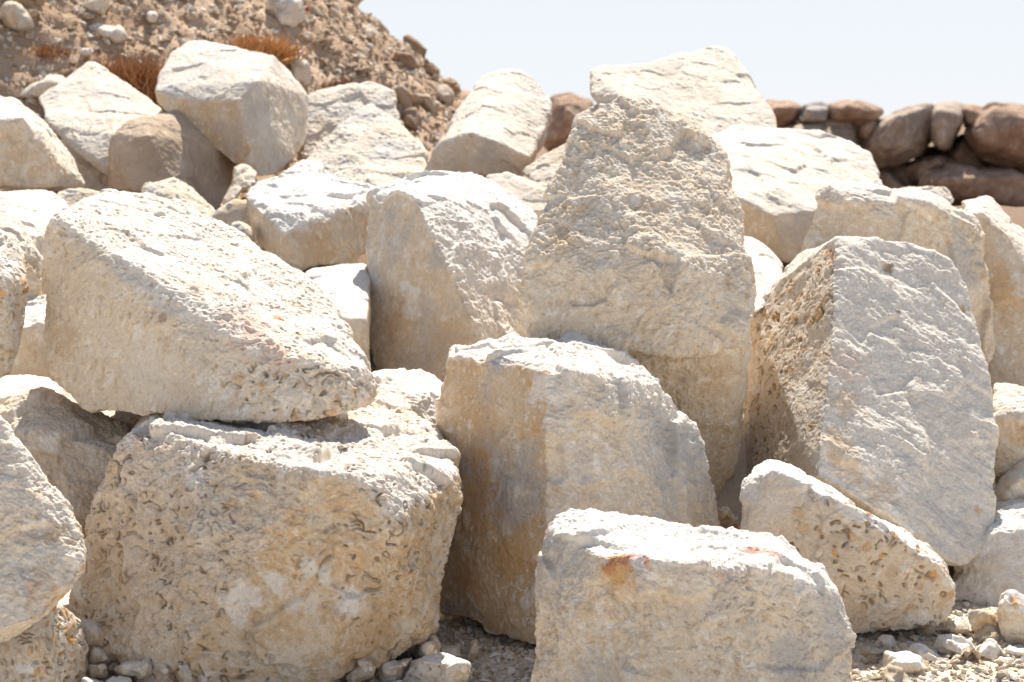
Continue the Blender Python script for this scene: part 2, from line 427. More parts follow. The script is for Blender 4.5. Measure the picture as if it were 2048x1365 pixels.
    set_arr(me, co)
    # ---- colour of the stone, with groove shade painted in
    wob2 = fbm(P, 5 / sz, 4, sd + 18); wob3 = fbm(warp, 13, 4, sd + 19, 0.6); fine = fbm(P, 55, 2, sd + 20)
    if base is None:
        mot = fbm(warp, 24, 4, sd + 26, 0.62)
        tn = np.clip(tan + (0.65 * wob2 + 0.8 * wob3 + 0.8 * mot) * contrast, 0, 1)
        tn = np.maximum(tn * (1 - 0.5 * flat), np.clip(ftan * (1 + (0.55 * wob2 + 0.6 * wob3 + 0.6 * mot) * contrast), 0, 1))[:, None]
        col = WHITE * (1 - np.minimum(tn * 2, 1)) + CREAM * np.minimum(tn * 2, 1)
        hi = np.clip(tn * 2 - 1, 0, 1); col = col * (1 - hi) + TAN * hi
        oc = (sstep(0.34 - ochre, 0.62 - ochre, wob2 * 0.6 + wob3 * 0.8) * min(1, ochre * 3.2))[:, None]
        col = col * (1 - oc) + OCHRE * 1.05 * oc
        fl2 = (sstep(0.16, 0.26, 0.6 * mot + 0.5 * wob3 + 0.25 * wob2) * 0.65 * contrast * fleck)[:, None].clip(0, 0.9); col = col * (1 - fl2) + (WHITE * 0.97) * fl2
        mo2 = fbm(aw, 46, 3, sd + 33, 0.65)
        s1 = (sstep(0.20, 0.32, mo2 + 0.35 * wob3) * 0.55 * fleck)[:, None]; col = col * (1 - s1) + DUST_WHITE * s1
        s2 = (sstep(0.20, 0.34, -mo2 + 0.4 * mot) * 0.5 * min(1, tan * 2.2))[:, None]; col = col * (1 - s2) + TAN * 0.82 * s2
        gy = (sstep(0.02, 0.4, fbm(P, 3.2 / sz, 4, sd + 22)) * grey * 2)[:, None].clip(0, 0.8); col = col * (1 - gy) + GREY * gy
        # dusty white patches by noise, and whitening that grows on upward-facing surfaces
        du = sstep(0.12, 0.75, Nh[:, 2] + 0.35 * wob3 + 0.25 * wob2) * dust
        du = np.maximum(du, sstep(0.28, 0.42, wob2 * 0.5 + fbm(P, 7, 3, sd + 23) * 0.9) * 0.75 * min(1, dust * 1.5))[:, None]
        col = col * (1 - du) + DUST_WHITE * du
    else:
        c1, c2, c3 = [np.array(c) for c in base]
        a1 = sstep(-0.3, 0.35, wob2)[:, None]; a2 = (sstep(0.1, 0.4, wob3) * 0.7)[:, None]
        col = c1 * (1 - a1) + c2 * a1; col = col * (1 - a2) + c3 * a2
    col = col * (1 + 0.12 * wob3 + 0.10 * fine + 0.10 * fbm(P, 120, 2, sd + 29))[:, None]
    if g is not None:
        if fill > 0:
            ff = (fl_ * (cid > 0.45) * zone * fill * sstep(0.0, 0.5, cid))[:, None] * (1 - 0.4 * g[:, None])
            fcol = np.where((cid > 0.8)[:, None], OCHRE, np.where((cid > 0.62)[:, None], TAN, GREY * np.array((1.0, 0.93, 0.84))))
            col = col * (1 - ff) + fcol * ff
        gg = np.minimum(gm * 0.95, 0.8)[:, None]; col = col * (1 - gg) + np.array((0.17, 0.11, 0.06)) * gg  # brown of the fissures, with the shade inside them painted in too
    pp = (pt * 0.35)[:, None]; col = col * (1 - pp) + TAN * 0.8 * pp
    if blobs:
        bmot = fbm(warp, 24, 4, sd + 26, 0.62)
        # stains with a shape of their own, each round a point of the surface
        for (u, v, r, cn, st) in blobs:
            ctr = where(u, v)
            q = np.linalg.norm(co - ctr, axis=1) / (r / F_PX * ctr[1]) + 1.1 * wob3 + 0.9 * bmot + 0.5 * fine + 0.35 * wob2
            w = (sstep(1.1, 0.35, q) * st)[:, None]; col = col * (1 - w) + CN[cn] * (1 + 0.15 * wob3[:, None]) * w
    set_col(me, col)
    c0 = co.mean(0); org = np.array([c0[0], c0[1], co[:, 2].min()], np.float32)
    set_arr(me, co - org)
    me.polygons.foreach_set("use_smooth", np.ones(len(me.polygons), bool))
    o = link(name, me, mat or M_LIME, org.tolist())
    tag(o, label, cat, group)
    return o

def outline(pts, Y, d=0.12, s=0.62):
    """a boulder known by its outline: belly towards the viewer, given thickness"""
    P = np.array(pts, float); c = P.mean(0); r = random.Random(int(P.sum() * 7) % 9973)
    out = [(u, v, Y) for u, v in pts]
    for u, v in pts:
        k = s * r.uniform(0.6, 1.4); k = min(k, 0.92); out.append((c[0] + k * (u - c[0]), c[1] + k * (v - c[1]), Y - d * r.uniform(0.35, 1.15)))
    return out

# ---------------------------------------------------------------- the blocks of the front row
FV = 0.0050
rock("limestone_block", "big tan shell-pitted block at bottom left with a white slab boulder lying on it",
     [(300, 850, 5.85), (480, 905, 5.58), (640, 942, 5.45), (714, 957, 5.45), (793, 1046, 5.42), (239, 899, 5.85), (165, 1045, 5.8), (135, 1215, 5.72), (200, 1295, 5.62), (430, 1365, 5.5),
      (919, 945, 5.85), (916, 1012, 5.8), (899, 1070, 5.78), (871, 1172, 5.75), (866, 1258, 5.72), (846, 1290, 5.68), (741, 1325, 5.55), (680, 1360, 5.48), (560, 1400, 5.42), (300, 1400, 5.42), (817, 1018, 5.5),
      (905, 908, 6.05), (870, 858, 6.4), (800, 795, 6.9), (740, 780, 7.0), (300, 812, 6.9)],
     cat="block", vox=FV, fine=True, back=(0.8, 0.2), tan=0.72, ochre=0.14, dust=0.7, contrast=1.15, rough=1.35, grey=0.03, fleck=0.6, shell=1.0, cell=0.056, fill=0.3, pit=1.2, wear=0.7, low=0.012, 
    
     blobs=[(390, 960, 40, 'dust', 0.75), (400, 1040, 55, 'white', 0.6), (550, 1180, 34, 'dust', 0.7), (595, 1195, 34, 'dust', 0.65), (615, 1150, 22, 'dust', 0.7), (700, 1185, 30, 'dust', 0.6), (660, 1160, 20, 'dust', 0.5),
            (360, 1150, 50, 'cream', 0.6), (580, 1310, 45, 'white', 0.4), (620, 1240, 60, 'ochre', 0.18), (700, 1210, 30, 'dust', 0.7), (250, 1110, 40, 'white', 0.5), (470, 1290, 40, 'cream', 0.6)])

rock("limestone_boulder", "white boulder with sloping pitted top, lying on the big tan shelly block",
     [(107, 440, 6.0), (200, 492, 5.92), (330, 632, 5.75), (480, 690, 5.66), (640, 728, 5.66), (735, 745, 5.8), (150, 405, 6.4), (210, 386, 6.65), (290, 386, 6.75), (370, 404, 6.75), (450, 466, 6.65),
      (600, 543, 6.4), (642, 573, 6.3), (702, 678, 6.05), (90, 480, 6.05), (115, 590, 6.0), (98, 640, 6.0), (100, 735, 6.0), (130, 782, 5.95), (180, 824, 5.88), (340, 832, 5.7), (440, 845, 5.6), (600, 841, 5.58), (680, 830, 5.65), (745, 802, 5.8), (745, 775, 5.82)],
     vox=FV, fine=True, dY=0.33, back=(0.7, 0.3), tan=0.34, ochre=0.10, dust=0.55, shell=1.0, cell=0.062, fill=0.6, shellat=[(640, 770, 110), (520, 770, 80), (710, 770, 60), (590, 650, 50)], pit=1.3, wear=0.9, ridge=0.004, rfreq=16, low=0.018, rough=1.2, smooth=0.45, blend=0.12, facet=0.6,
     sawn=[((-0.15, -1, -0.1), 0.6, 0.36)],
     blobs=[(420, 570, 60, 'pink', 0.45), (500, 640, 70, 'pink', 0.55), (560, 680, 60, 'pink', 0.6), (350, 480, 40, 'pink', 0.35), (600, 600, 30, 'tan', 0.4), (430, 520, 24, 'tan', 0.4), (560, 625, 14, 'ochre', 0.7), (590, 655, 10, 'ochre', 0.6), (315, 632, 9, 'brown', 0.6),
            (520, 760, 10, 'ochre', 0.8), (620, 700, 12, 'ochre', 0.5), (140, 520, 60, 'cream', 0.5), (115, 680, 40, 'tan', 0.5), (290, 740, 70, 'white', 0.7)])

rock("limestone_block", "tall block with a smooth orange-stained left face, between the shelly block and the pointed boulder",
     [(895, 714, 6.4), (1000, 706, 6.2), (1095, 742, 5.97), (1180, 748, 6.02), (1090, 1000, 5.9), (1092, 1293, 5.82), (1330, 772, 6.3), (1392, 862, 6.32), (1420, 990, 6.3), (1440, 1050, 6.28), (1432, 1150, 6.2), (1430, 1300, 6.1),
      (905, 690, 6.6), (960, 683, 6.65), (1040, 679, 6.68), (1120, 676, 6.68), (1160, 681, 6.65), (1240, 716, 6.55), (884, 780, 6.4), (875, 870, 6.38), (866, 1150, 6.3), (868, 1213, 6.26), (905, 1224, 6.2), (955, 1247, 6.05), (1000, 1272, 5.98)],
     cat="block", vox=FV, fine=True, back=(0.75, 0.25), tan=0.16, ochre=0.10, grey=0.5, dust=0.6, shell=0.3, cell=0.05, pit=0.5, wear=0.2, low=0.022, rough=1.6, blend=0.12,
     sawn=[((-0.75, -1, 0), 0.86, 0.9)],
     blobs=[(950, 1000, 85, 'ochre', 0.55), (1010, 1110, 70, 'ochre', 0.5), (950, 860, 70, 'ochre', 0.45), (930, 1150, 60, 'ochre', 0.4), (1095, 731, 11, 'red', 0.95), (1050, 760, 14, 'ochre', 0.6), (1000, 1050, 18, 'white', 0.6), (980, 930, 14, 'white', 0.5), (940, 1080, 14, 'cream', 0.7),
            (1060, 850, 20, 'ochre', 0.5), (1010, 780, 60, 'cream', 0.5), (1120, 980, 22, 'tan', 0.7)])

rock("limestone_boulder", "tall pointed boulder with scalloped rough top rising behind the orange-faced block",
     [[(1235, 199, 7.3), (1292, 198, 7.35), (1183, 232, 7.2), (1142, 260, 7.12), (1132, 306, 7.05), (1346, 226, 7.38), (1408, 258, 7.38), (1449, 304, 7.28), (1466, 356, 7.2), (1488, 418, 7.1), (1092, 380, 6.98), (1074, 438, 6.92), (1065, 520, 6.78), (1200, 545, 6.70), (1310, 530, 6.70), (1420, 550, 6.72), (1486, 500, 6.9),
      (1495, 560, 6.82), (1045, 600, 6.75), (1038, 672, 6.8), (1150, 690, 6.66), (1230, 705, 6.62), (1340, 712, 6.62), (1480, 695, 6.7), (1502, 610, 6.78), (1504, 660, 6.8)],
      [(1040, 640, 6.82), (1150, 600, 6.75), (1480, 640, 6.75), (1502, 650, 6.85), (1495, 750, 6.95), (1480, 850, 7.0), (1470, 930, 7.05), (1430, 1030, 7.1), (1350, 1090, 7.12), (1200, 1090, 7.15), (1080, 900, 7.15), (1300, 730, 6.74), (1180, 740, 6.78), (1470, 740, 6.80), (1440, 880, 7.0), (1250, 900, 7.0)]],
     vox=FV, fine=True, back=(0.75, 0.3), tan=0.50, ochre=0.12, dust=0.22, smooth=0.15, blend=0.25, shell=0.3, cell=0.05, pit=0.9, wear=0.9, ridge=0.009, rfreq=13, rough=1.15, low=0.018,
     sawn=[((0.05, -1, -0.2), 0.72, 0.5), ((0, -0.8, -0.6), 0.8, 0.55)],
     blobs=[(1145, 400, 26, 'ochre', 0.5), (1120, 470, 40, 'tan', 0.5), (1330, 590, 60, 'cream', 0.5), (1400, 640, 60, 'white', 0.45), (1250, 590, 20, 'grey', 0.4), (1440, 780, 50, 'tan', 0.5)])

rock("limestone_slab", "large white leaning slab with a shelly orange-flecked left side and ridged right face",
     [[(1690, 498, 7.20), (1665, 700, 6.88), (1650, 860, 6.68), (1633, 950, 6.56), (1765, 478, 7.28), (1830, 488, 7.32), (1900, 520, 7.29), (1937, 570, 7.24), (1947, 640, 7.14), (1966, 740, 7.03), (1984, 800, 6.96), (1987, 960, 6.77), (1991, 1080, 6.66), (1950, 1110, 6.58), (1925, 1133, 6.54), (1900, 1122, 6.52), (1780, 1035, 6.52),
      (1672, 477, 7.26), (1602, 512, 7.58), (1560, 570, 7.6), (1500, 617, 7.62), (1490, 800, 7.45), (1475, 1000, 7.25), (1485, 1060, 7.1)]],
     cat="slab", vox=FV, fine=True, back=(0.75, 0.2), tan=0.14, ochre=0.10, dust=0.6, grey=0.12, shell=1.0, shellface=True, cell=0.046, fill=0.8, pit=0.3, wear=0.55, low=0.022, rough=0.6,
     strata=((0.75, 0.1, -0.66), 16, 0.014), sawn=[((-1, -0.55, 0), 0.8, 0.5)],
     blobs=[(1690, 720, 50, 'pink', 0.4), (1690, 790, 40, 'ochre', 0.35), (1680, 880, 40, 'ochre', 0.4), (1760, 970, 50, 'ochre', 0.3), (1700, 930, 40, 'ochre', 0.35), (1785, 527, 14, 'brown', 0.8), (1808, 617, 8, 'brown', 0.8), (1790, 552, 12, 'red', 0.35), (1965, 1015, 14, 'ochre', 0.6),
            (1870, 1010, 80, 'grey', 0.3), (1640, 590, 11, 'ochre', 0.8), (1600, 690, 8, 'ochre', 0.8), (1600, 740, 10, 'ochre', 0.7), (1572, 630, 14, 'ochre', 0.7), (1612, 850, 10, 'ochre', 0.7), (1650, 1000, 12, 'red', 0.4), (1930, 610, 8, 'ochre', 0.8), (1755, 545, 30, 'white', 0.6)])

rock("limestone_block", "square-cornered front block with a red-stained top edge, cut off by the bottom of the picture",
     [(1110, 1020, 5.52), (1140, 1012, 5.56), (1195, 1033, 5.55), (1250, 1060, 5.53), (1350, 1078, 5.53), (1442, 1092, 5.5), (1492, 1082, 5.5), (1530, 1072, 5.52), (1573, 1080, 5.5), (1645, 1133, 5.42), (1676, 1200, 5.38), (1102, 1062, 5.42), (1200, 1112, 5.2), (1305, 1122, 5.12), (1420, 1132, 5.15), (1560, 1142, 5.22), (1655, 1182, 5.3),
      (1085, 1130, 5.45), (1085, 1200, 5.45), (1080, 1290, 5.4), (1062, 1345, 5.36), (1062, 1430, 5.3), (1300, 1470, 5.04), (1500, 1470, 5.1), (1692, 1250, 5.33), (1703, 1290, 5.3), (1710, 1440, 5.25)],
     cat="block", vox=0.0048, fine=True, back=(0.8, 0.12), tan=0.40, ochre=0.12, grey=0.45, dust=0.85, shell=0.4, cell=0.045, fill=0.3, pit=0.6, wear=1.2, low=0.012, rough=1.3, smooth=0.45, blend=0.15,
     sawn=[((0.25, -1, 0), 0.9, 0.46)],
     blobs=[(1240, 1112, 34, 'red', 0.8), (1285, 1112, 20, 'red', 0.85), (1225, 1155, 50, 'ochre', 0.8), (1210, 1135, 22, 'red', 0.5), (1295, 1120, 20, 'pink', 0.6), (1510, 1092, 34, 'red', 0.65), (1550, 1096, 24, 'red', 0.6), (1390, 1105, 60, 'pink', 0.3), (1410, 1150, 40, 'white', 0.6), (1560, 1160, 50, 'white', 0.6), (1150, 1100, 40, 'white', 0.3)])

rock("limestone_boulder", "low wedge-shaped boulder full of cream and brown shells, leaning under the large white slab",
     [(1478, 985, 6.05), (1482, 962, 6.08), (1545, 936, 6.02), (1640, 986, 5.97), (1790, 1072, 5.94), (1872, 1132, 5.98), (1903, 1180, 6.02), (1908, 1200, 6.05), (1895, 1240, 6.05), (1870, 1256, 6.03), (1800, 1264, 6.0), (1690, 1274, 5.95), (1478, 1100, 5.97), (1500, 1275, 5.92),
      (1508, 930, 6.28), (1548, 919, 6.3), (1582, 933, 6.32), (1640, 968, 6.34), (1702, 1008, 6.34), (1772, 1050, 6.34), (1850, 1090, 6.34), (1890, 1130, 6.32), (1906, 1165, 6.3)],
     vox=0.0048, fine=True, back=(0.75, 0.15), tan=0.30, ochre=0.14, dust=0.85, shell=1.0, shellat=[(1700, 1100, 190), (1830, 1190, 150)], cell=0.06, fill=0.9, pit=0.5, wear=0.8, low=0.014, rough=1.0, smooth=0.4,
     sawn=[((-0.1, -1, 0), 0.7, 0.42)],
     blobs=[(1710, 1065, 16, 'ochre', 0.8), (1595, 1060, 20, 'tan', 0.7), (1590, 1020, 16, 'ochre', 0.5), (1640, 1060, 10, 'ochre', 0.6), (1780, 1150, 20, 'tan', 0.5), (1540, 1000, 50, 'white', 0.5), (1850, 1190, 30, 'grey', 0.3), (1700, 1240, 60, 'tan', 0.35)])

rock("limestone_boulder", "half-seen white boulder at the left edge, perched on a small speckled stone",
     [(-140, 780, 5.42), (-40, 815, 5.42), (0, 843, 5.4), (44, 897, 5.38), (68, 935, 5.36), (103, 972, 5.35), (138, 1010, 5.34), (163, 1055, 5.32), (173, 1100, 5.28), (168, 1148, 5.22), (150, 1180, 5.18), (85, 1235, 5.14), (0, 1262, 5.12), (-140, 1280, 5.1), (44, 1268, 5.2), (0, 1290, 5.22), (-140, 1320, 5.2)],
     vox=0.0048, fine=True, back=(0.7, 0.3), tan=0.36, ochre=0.14, dust=0.5, shell=0.35, cell=0.055, fill=0.5, pit=0.7, wear=1.0, low=0.016, ridge=0.004, rfreq=14, grey=0.35,
     blobs=[(110, 1165, 14, 'ochre', 0.6), (60, 1170, 20, 'pink', 0.6), (30, 1050, 50, 'tan', 0.3), (110, 1050, 30, 'tan', 0.35), (120, 1210, 50, 'ochre', 0.35)])
rock("limestone_block", "small orange-speckled stone in the bottom left corner under the overhanging boulder",
     [(-60, 1285, 5.3), (60, 1238, 5.3), (120, 1205, 5.42), (160, 1240, 5.46), (174, 1295, 5.46), (173, 1330, 5.45), (155, 1420, 5.4), (65, 1420, 5.22), (-60, 1420, 5.22), (62, 1292, 5.24)],
     cat="block", vox=0.0048, fine=True, back=(0.8, 0.15), tan=0.4, ochre=0.18, dust=0.3, shell=0.9, cell=0.04, fill=0.9, pit=0.4, wear=0.6, rough=0.7, low=0.008,
     blobs=[(50, 1345, 20, 'dust', 0.8), (145, 1260, 16, 'ochre', 0.8), (100, 1275, 10, 'red', 0.4)])
rock("limestone_boulder", "shaded brown-mottled boulder wedged under the left end of the white boulder",
     [(-60, 840, 6.3), (15, 825, 6.3), (60, 792, 6.4), (88, 784, 6.45), (130, 800, 6.45), (190, 825, 6.42), (262, 850, 6.4), (268, 880, 6.35), (242, 905, 6.2), (200, 970, 6.15), (170, 1042, 6.1), (120, 1150, 6.0), (-60, 1150, 6.0), (80, 860, 6.15), (0, 870, 6.15)],
     vox=0.0058, fine=True, back=(0.8, 0.3), tan=0.62, ochre=0.14, dust=0.35, shell=0.4, cell=0.05, pit=0.8, wear=1.0, rough=1.5, low=0.025, ridge=0.006,
     blobs=[(110, 880, 30, 'dust', 0.6), (130, 900, 20, 'dust', 0.7), (60, 830, 20, 'white', 0.5)])
rock("limestone_boulder", "tan crumbly stone filling the gap under the white boulder's left end", [(215, 835, 6.55), (262, 812, 6.5), (300, 815, 6.48), (350, 830, 6.5), (345, 900, 6.45), (240, 1000, 6.4), (225, 900, 6.4)], vox=0.006, fine=True, back=(0.9, 0.15), tan=0.75, dust=0.2, pit=1.0, rough=1.4)
rock("limestone_slab", "flat-topped pale slab behind the brown boulder, lit white along its top at the left edge",
     [(-60, 755, 6.95), (0, 751, 6.98), (103, 753, 6.98), (125, 777, 6.85), (130, 790, 6.7), (60, 795, 6.62), (-60, 790, 6.62), (-60, 870, 6.6), (130, 850, 6.65)],
     cat="slab", vox=0.006, back=(0.85, 0.1), tan=0.35, dust=0.9, pit=0.6, rough=1.1)
rock("limestone_boulder", "narrow white boulder with rust flecks cut by the left edge, beside the sloping white boulder",
     [(-90, 440, 6.45), (0, 458, 6.45), (25, 470, 6.42), (48, 505, 6.38), (57, 540, 6.34), (57, 575, 6.3), (38, 650, 6.25), (28, 700, 6.22), (18, 752, 6.2), (-90, 765, 6.15), (-20, 545, 6.15), (-90, 545, 6.12), (10, 565, 6.15)],
     vox=0.0058, fine=True, back=(0.8, 0.25), tan=0.3, ochre=0.2, dust=0.8, shell=0.8, cell=0.05, fill=0.8, pit=0.8, wear=0.9)

# ---------------------------------------------------------------- second row
M2 = 0.0075
rock("limestone_block", "pale block with a tan left face and sunlit white sloping right face in mid heap",
     [(743, 390, 7.75), (800, 384, 7.55), (838, 402, 7.42), (738, 440, 7.7), (735, 560, 7.6), (732, 690, 7.5), (768, 747, 7.38), (890, 765, 7.22), (962, 690, 7.16), (912, 568, 7.22), (862, 470, 7.32), (1065, 690, 7.4), (1130, 560, 7.75), (1085, 440, 8.0), (1060, 412, 8.05), (1010, 388, 8.12),
      (790, 359, 8.0), (850, 347, 8.05), (890, 342, 8.1), (948, 346, 8.15), (976, 354, 8.15), (960, 830, 7.2), (1080, 830, 7.4), (800, 830, 7.4)],
     cat="block", vox=0.0072, fine=True, dY=0.45, back=(0.78, 0.2), tan=0.28, ochre=0.1, dust=0.95, grey=0.3, shell=0, pit=0.5, wear=0.9, ridge=0.005, rfreq=12, rough=1.2,
     sawn=[((-0.7, -1, 0.0), 0.8, 0.55)],
     blobs=[(790, 480, 40, 'grey', 0.4), (860, 520, 26, 'grey', 0.6), (780, 640, 60, 'ochre', 0.35), (880, 680, 50, 'ochre', 0.3), (900, 620, 22, 'grey', 0.4), (770, 420, 20, 'grey', 0.5)])
rock("limestone_slab", "low white slab just behind the shelly block, left of the orange-faced block",
     [(735, 746, 7.25), (800, 737, 7.32), (845, 740, 7.32), (880, 760, 7.25), (905, 790, 7.1), (905, 880, 6.95), (840, 838, 6.98), (780, 800, 6.96), (715, 775, 7.0), (715, 870, 6.96), (900, 940, 6.95), (715, 940, 6.95)],
     cat="slab", vox=0.0072, fine=True, back=(0.85, 0.1), tan=0.2, dust=0.9, pit=0.8, rough=1.2)
rock("limestone_slab", "smooth white flat-topped slab in the gap beneath the pale cube-like block",
     [(608, 542, 8.1), (680, 530, 8.2), (736, 528, 8.2), (738, 635, 7.62), (690, 640, 7.6), (655, 600, 7.72), (690, 745, 7.56), (742, 770, 7.6), (640, 720, 7.7)],
     cat="slab", vox=M2, fine=True, back=(0.9, 0.05), tan=0.2, dust=0.95, pit=0.3, rough=0.5)
rock("limestone_block", "pale cube-like block with a lit rough top, right of the sloping white boulder",
     [(490, 391, 8.9), (500, 381, 9.0), (560, 350, 9.2), (608, 328, 9.4), (660, 343, 9.4), (750, 383, 9.2), (738, 402, 8.8), (640, 430, 8.5), (565, 468, 8.42), (513, 415, 8.62), (503, 450, 8.7), (512, 487, 8.7), (560, 508, 8.46), (600, 537, 8.4), (700, 530, 8.6), (742, 500, 8.8)],
     cat="block", vox=M2, fine=True, back=(0.78, 0.2), tan=0.35, dust=0.95, pit=0.7, ridge=0.006, rough=1.2, sawn=[((0.1, -1, -0.1), 0.7, 0.66), ((-1, -0.6, 0), 0.8, 0.5)],
     blobs=[(690, 400, 16, 'ochre', 0.5), (640, 490, 40, 'tan', 0.5)])
rock("limestone_boulder", "thick grey-faced boulder with a thin sunlit rim, standing behind the large white slab",
     [(1598, 497, 7.62), (1622, 430, 7.64), (1635, 385, 7.64), (1652, 374, 7.66), (1720, 400, 7.6), (1850, 404, 7.6), (1950, 450, 7.7), (1966, 482, 7.76), (1962, 560, 7.8), (1990, 720, 7.7), (1598, 720, 7.5), (1900, 800, 7.6), (1652, 362, 7.82), (1690, 366, 7.85), (1720, 380, 7.85), (1860, 388, 7.9), (1920, 412, 7.9), (1950, 436, 7.88)],
     vox=0.0072, fine=True, back=(0.8, 0.15), tan=0.42, grey=0.5, ochre=0.1, dust=0.5, pit=0.4, rough=1.0, low=0.016)
rock("limestone_boulder", "ochre-sided boulder with a bright white top at the right edge of the heap",
     [(1925, 403, 8.4), (1975, 394, 8.5), (1992, 408, 8.45), (2008, 450, 8.3), (2024, 488, 8.2), (2060, 530, 8.2), (2140, 570, 8.2), (1935, 425, 8.0), (1968, 425, 7.96), (2005, 505, 7.92), (2140, 640, 7.9), (2140, 820, 7.7), (1985, 820, 7.7), (1955, 600, 7.86)],
     vox=M2, fine=True, back=(0.8, 0.3), tan=0.66, ochre=0.22, dust=0.6, pit=0.4, rough=0.9, sawn=[((0, -1, 0), 0.7, 0.72)],
     blobs=[(1990, 560, 50, 'ochre', 0.4), (2030, 600, 50, 'ochre', 0.35), (1995, 690, 10, 'dust', 0.8), (2030, 695, 8, 'dust', 0.8)])
rock("limestone_boulder", "rounded tan boulder with white upper patches at the right edge, level with the slab's middle",
     [(1983, 762, 7.2), (2012, 768, 7.25), (2045, 786, 7.25), (2150, 800, 7.3), (2150, 930, 7.1), (2060, 930, 7.0), (1983, 955, 7.02), (1983, 840, 7.0), (2040, 830, 7.0)],
     vox=M2, fine=True, back=(0.8, 0.25), tan=0.62, ochre=0.16, dust=0.6, pit=0.4)
rock("limestone_boulder", "small wedge of stone, white above and brown below, squeezed at the right edge",
     [(1984, 985, 6.95), (2000, 955, 6.97), (2045, 918, 7.0), (2150, 900, 7.0), (2150, 990, 6.9), (1990, 1020, 6.9), (2040, 960, 6.85)],
     vox=M2, fine=True, back=(0.8, 0.15), tan=0.6, ochre=0.1, dust=0.6, pit=0.5)
rock("limestone_boulder", "white-topped boulder with shaded brown front at the right edge, behind the leaning slab's foot",
     [(1940, 1020, 6.92), (1990, 1003, 7.0), (2050, 970, 7.05), (2180, 950, 7.05), (1990, 1056, 6.62), (2050, 1060, 6.58), (2180, 1064, 6.54), (1925, 1120, 6.62), (1895, 1195, 6.58), (1960, 1218, 6.5), (2045, 1240, 6.42), (2180, 1270, 6.36)],
     vox=0.0072, fine=True, back=(0.85, 0.2), tan=0.5, dust=0.95, pit=0.5, wear=0.7, sawn=[((0, -1, 0), 0.7, 0.62)])
rock("limestone_boulder", "smooth white wedge of stone glimpsed between the pointed boulder and the leaning slab",
     [(1470, 466, 8.0), (1502, 470, 8.0), (1545, 500, 7.95), (1572, 532, 7.9), (1562, 590, 7.6), (1500, 640, 7.4), (1440, 640, 7.4), (1440, 500, 7.9)],
     vox=M2, fine=True, back=(0.9, 0.1), tan=0.08, dust=1, pit=0.2, rough=0.5)

# ---------------------------------------------------------------- back of the heap
M3 = 0.0095
rock("limestone_boulder", "large upright boulder at top left with white top and smooth honey-coloured front",
     [(311, 183, 10.6), (400, 200, 10.42), (475, 200, 10.32), (515, 160, 10.4), (547, 113, 10.75), (318, 155, 10.8), (345, 107, 11.0), (376, 83, 11.2), (410, 82, 11.3), (465, 104, 11.2), (513, 106, 11.1), (580, 143, 10.9), (617, 191, 10.8), (614, 273, 10.7), (602, 304, 10.6), (554, 349, 10.32), (318, 207, 10.62), (362, 222, 10.6), (424, 292, 10.42), (519, 357, 10.28), (490, 345, 10.3)],
     vox=M3, fine=True, wear=0.5, facet=0.7, back=(0.78, 0.3), tan=0.26, ochre=0.06, dust=0.39, grey=0.35, pit=0.4, rough=0.58, ridge=0.0025, sawn=[((-0.25, -1, -0.35), 0.86, 0.85)],
     blobs=[(440, 230, 60, 'tan', 0.3), (540, 240, 30, 'white', 0.4), (400, 170, 40, 'grey', 0.4)])
rock("limestone_boulder", "shaded brown-grey boulder wedged beneath the large honey-fronted one",
     [(213, 382, 9.9), (216, 300, 9.9), (222, 270, 9.95), (262, 240, 10.05), (330, 226, 10.2), (368, 214, 10.3), (412, 250, 10.25), (427, 287, 10.15), (472, 330, 10.3), (466, 385, 10.2), (440, 445, 10.1), (350, 380, 9.8), (270, 380, 9.75), (300, 275, 9.85)],
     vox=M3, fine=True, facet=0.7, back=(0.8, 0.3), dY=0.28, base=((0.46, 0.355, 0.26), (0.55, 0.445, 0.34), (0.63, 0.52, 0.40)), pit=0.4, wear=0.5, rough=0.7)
rock("limestone_slab", "tilted grey-white slab in the upper left, its lower edge sloping down to the right",
     [(75, 197, 10.95), (130, 158, 11.15), (175, 123, 11.3), (192, 125, 11.3), (245, 165, 11.2), (292, 195, 11.05), (330, 223, 10.9), (325, 237, 10.8), (242, 272, 10.42), (222, 340, 10.25), (224, 362, 10.3), (150, 305, 10.42), (95, 247, 10.6)],
     cat="slab", vox=M3, fine=True, wear=0.5, facet=0.7, back=(0.85, 0.12), tan=0.2, ochre=0.1, grey=0.3, dust=0.33, pit=0.6, rough=0.63, blobs=[(285, 238, 28, 'ochre', 0.4)])
rock("limestone_boulder", "pale wedge-topped boulder at the far left of the back row",
     [(-90, 185, 9.9), (0, 193, 9.95), (35, 202, 9.9), (88, 245, 9.9), (105, 312, 9.45), (45, 235, 9.3), (0, 240, 9.25), (-90, 235, 9.25), (15, 370, 9.3), (100, 377, 9.4), (168, 374, 9.7), (150, 325, 9.8), (-90, 385, 9.3)],
     vox=M3, fine=True, wear=0.5, facet=0.7, back=(0.8, 0.25), tan=0.4, ochre=0.1, dust=0.45, grey=0.2, pit=0.3)
rock("limestone_boulder", "orange-tinged sliver of stone peeking out below the tilted grey slab",
     [(120, 275, 10.72), (160, 290, 10.7), (222, 352, 10.55), (222, 395, 10.5), (162, 385, 10.5), (155, 330, 10.55)], vox=M3, fine=True, wear=0.5, facet=0.7, back=(0.9, 0.15), tan=0.4, ochre=0.2, dust=0.45)
rock("limestone_boulder", "grey rounded stone under the brown-grey boulder, behind the sloping white boulder",
     [(285, 372, 9.3), (345, 354, 9.32), (382, 370, 9.3), (430, 420, 9.2), (462, 455, 9.15), (460, 520, 9.1), (285, 500, 9.1), (350, 400, 9.1)], vox=M3, fine=True, wear=0.5, facet=0.7, back=(0.8, 0.25), tan=0.35, grey=0.6, dust=0.20)
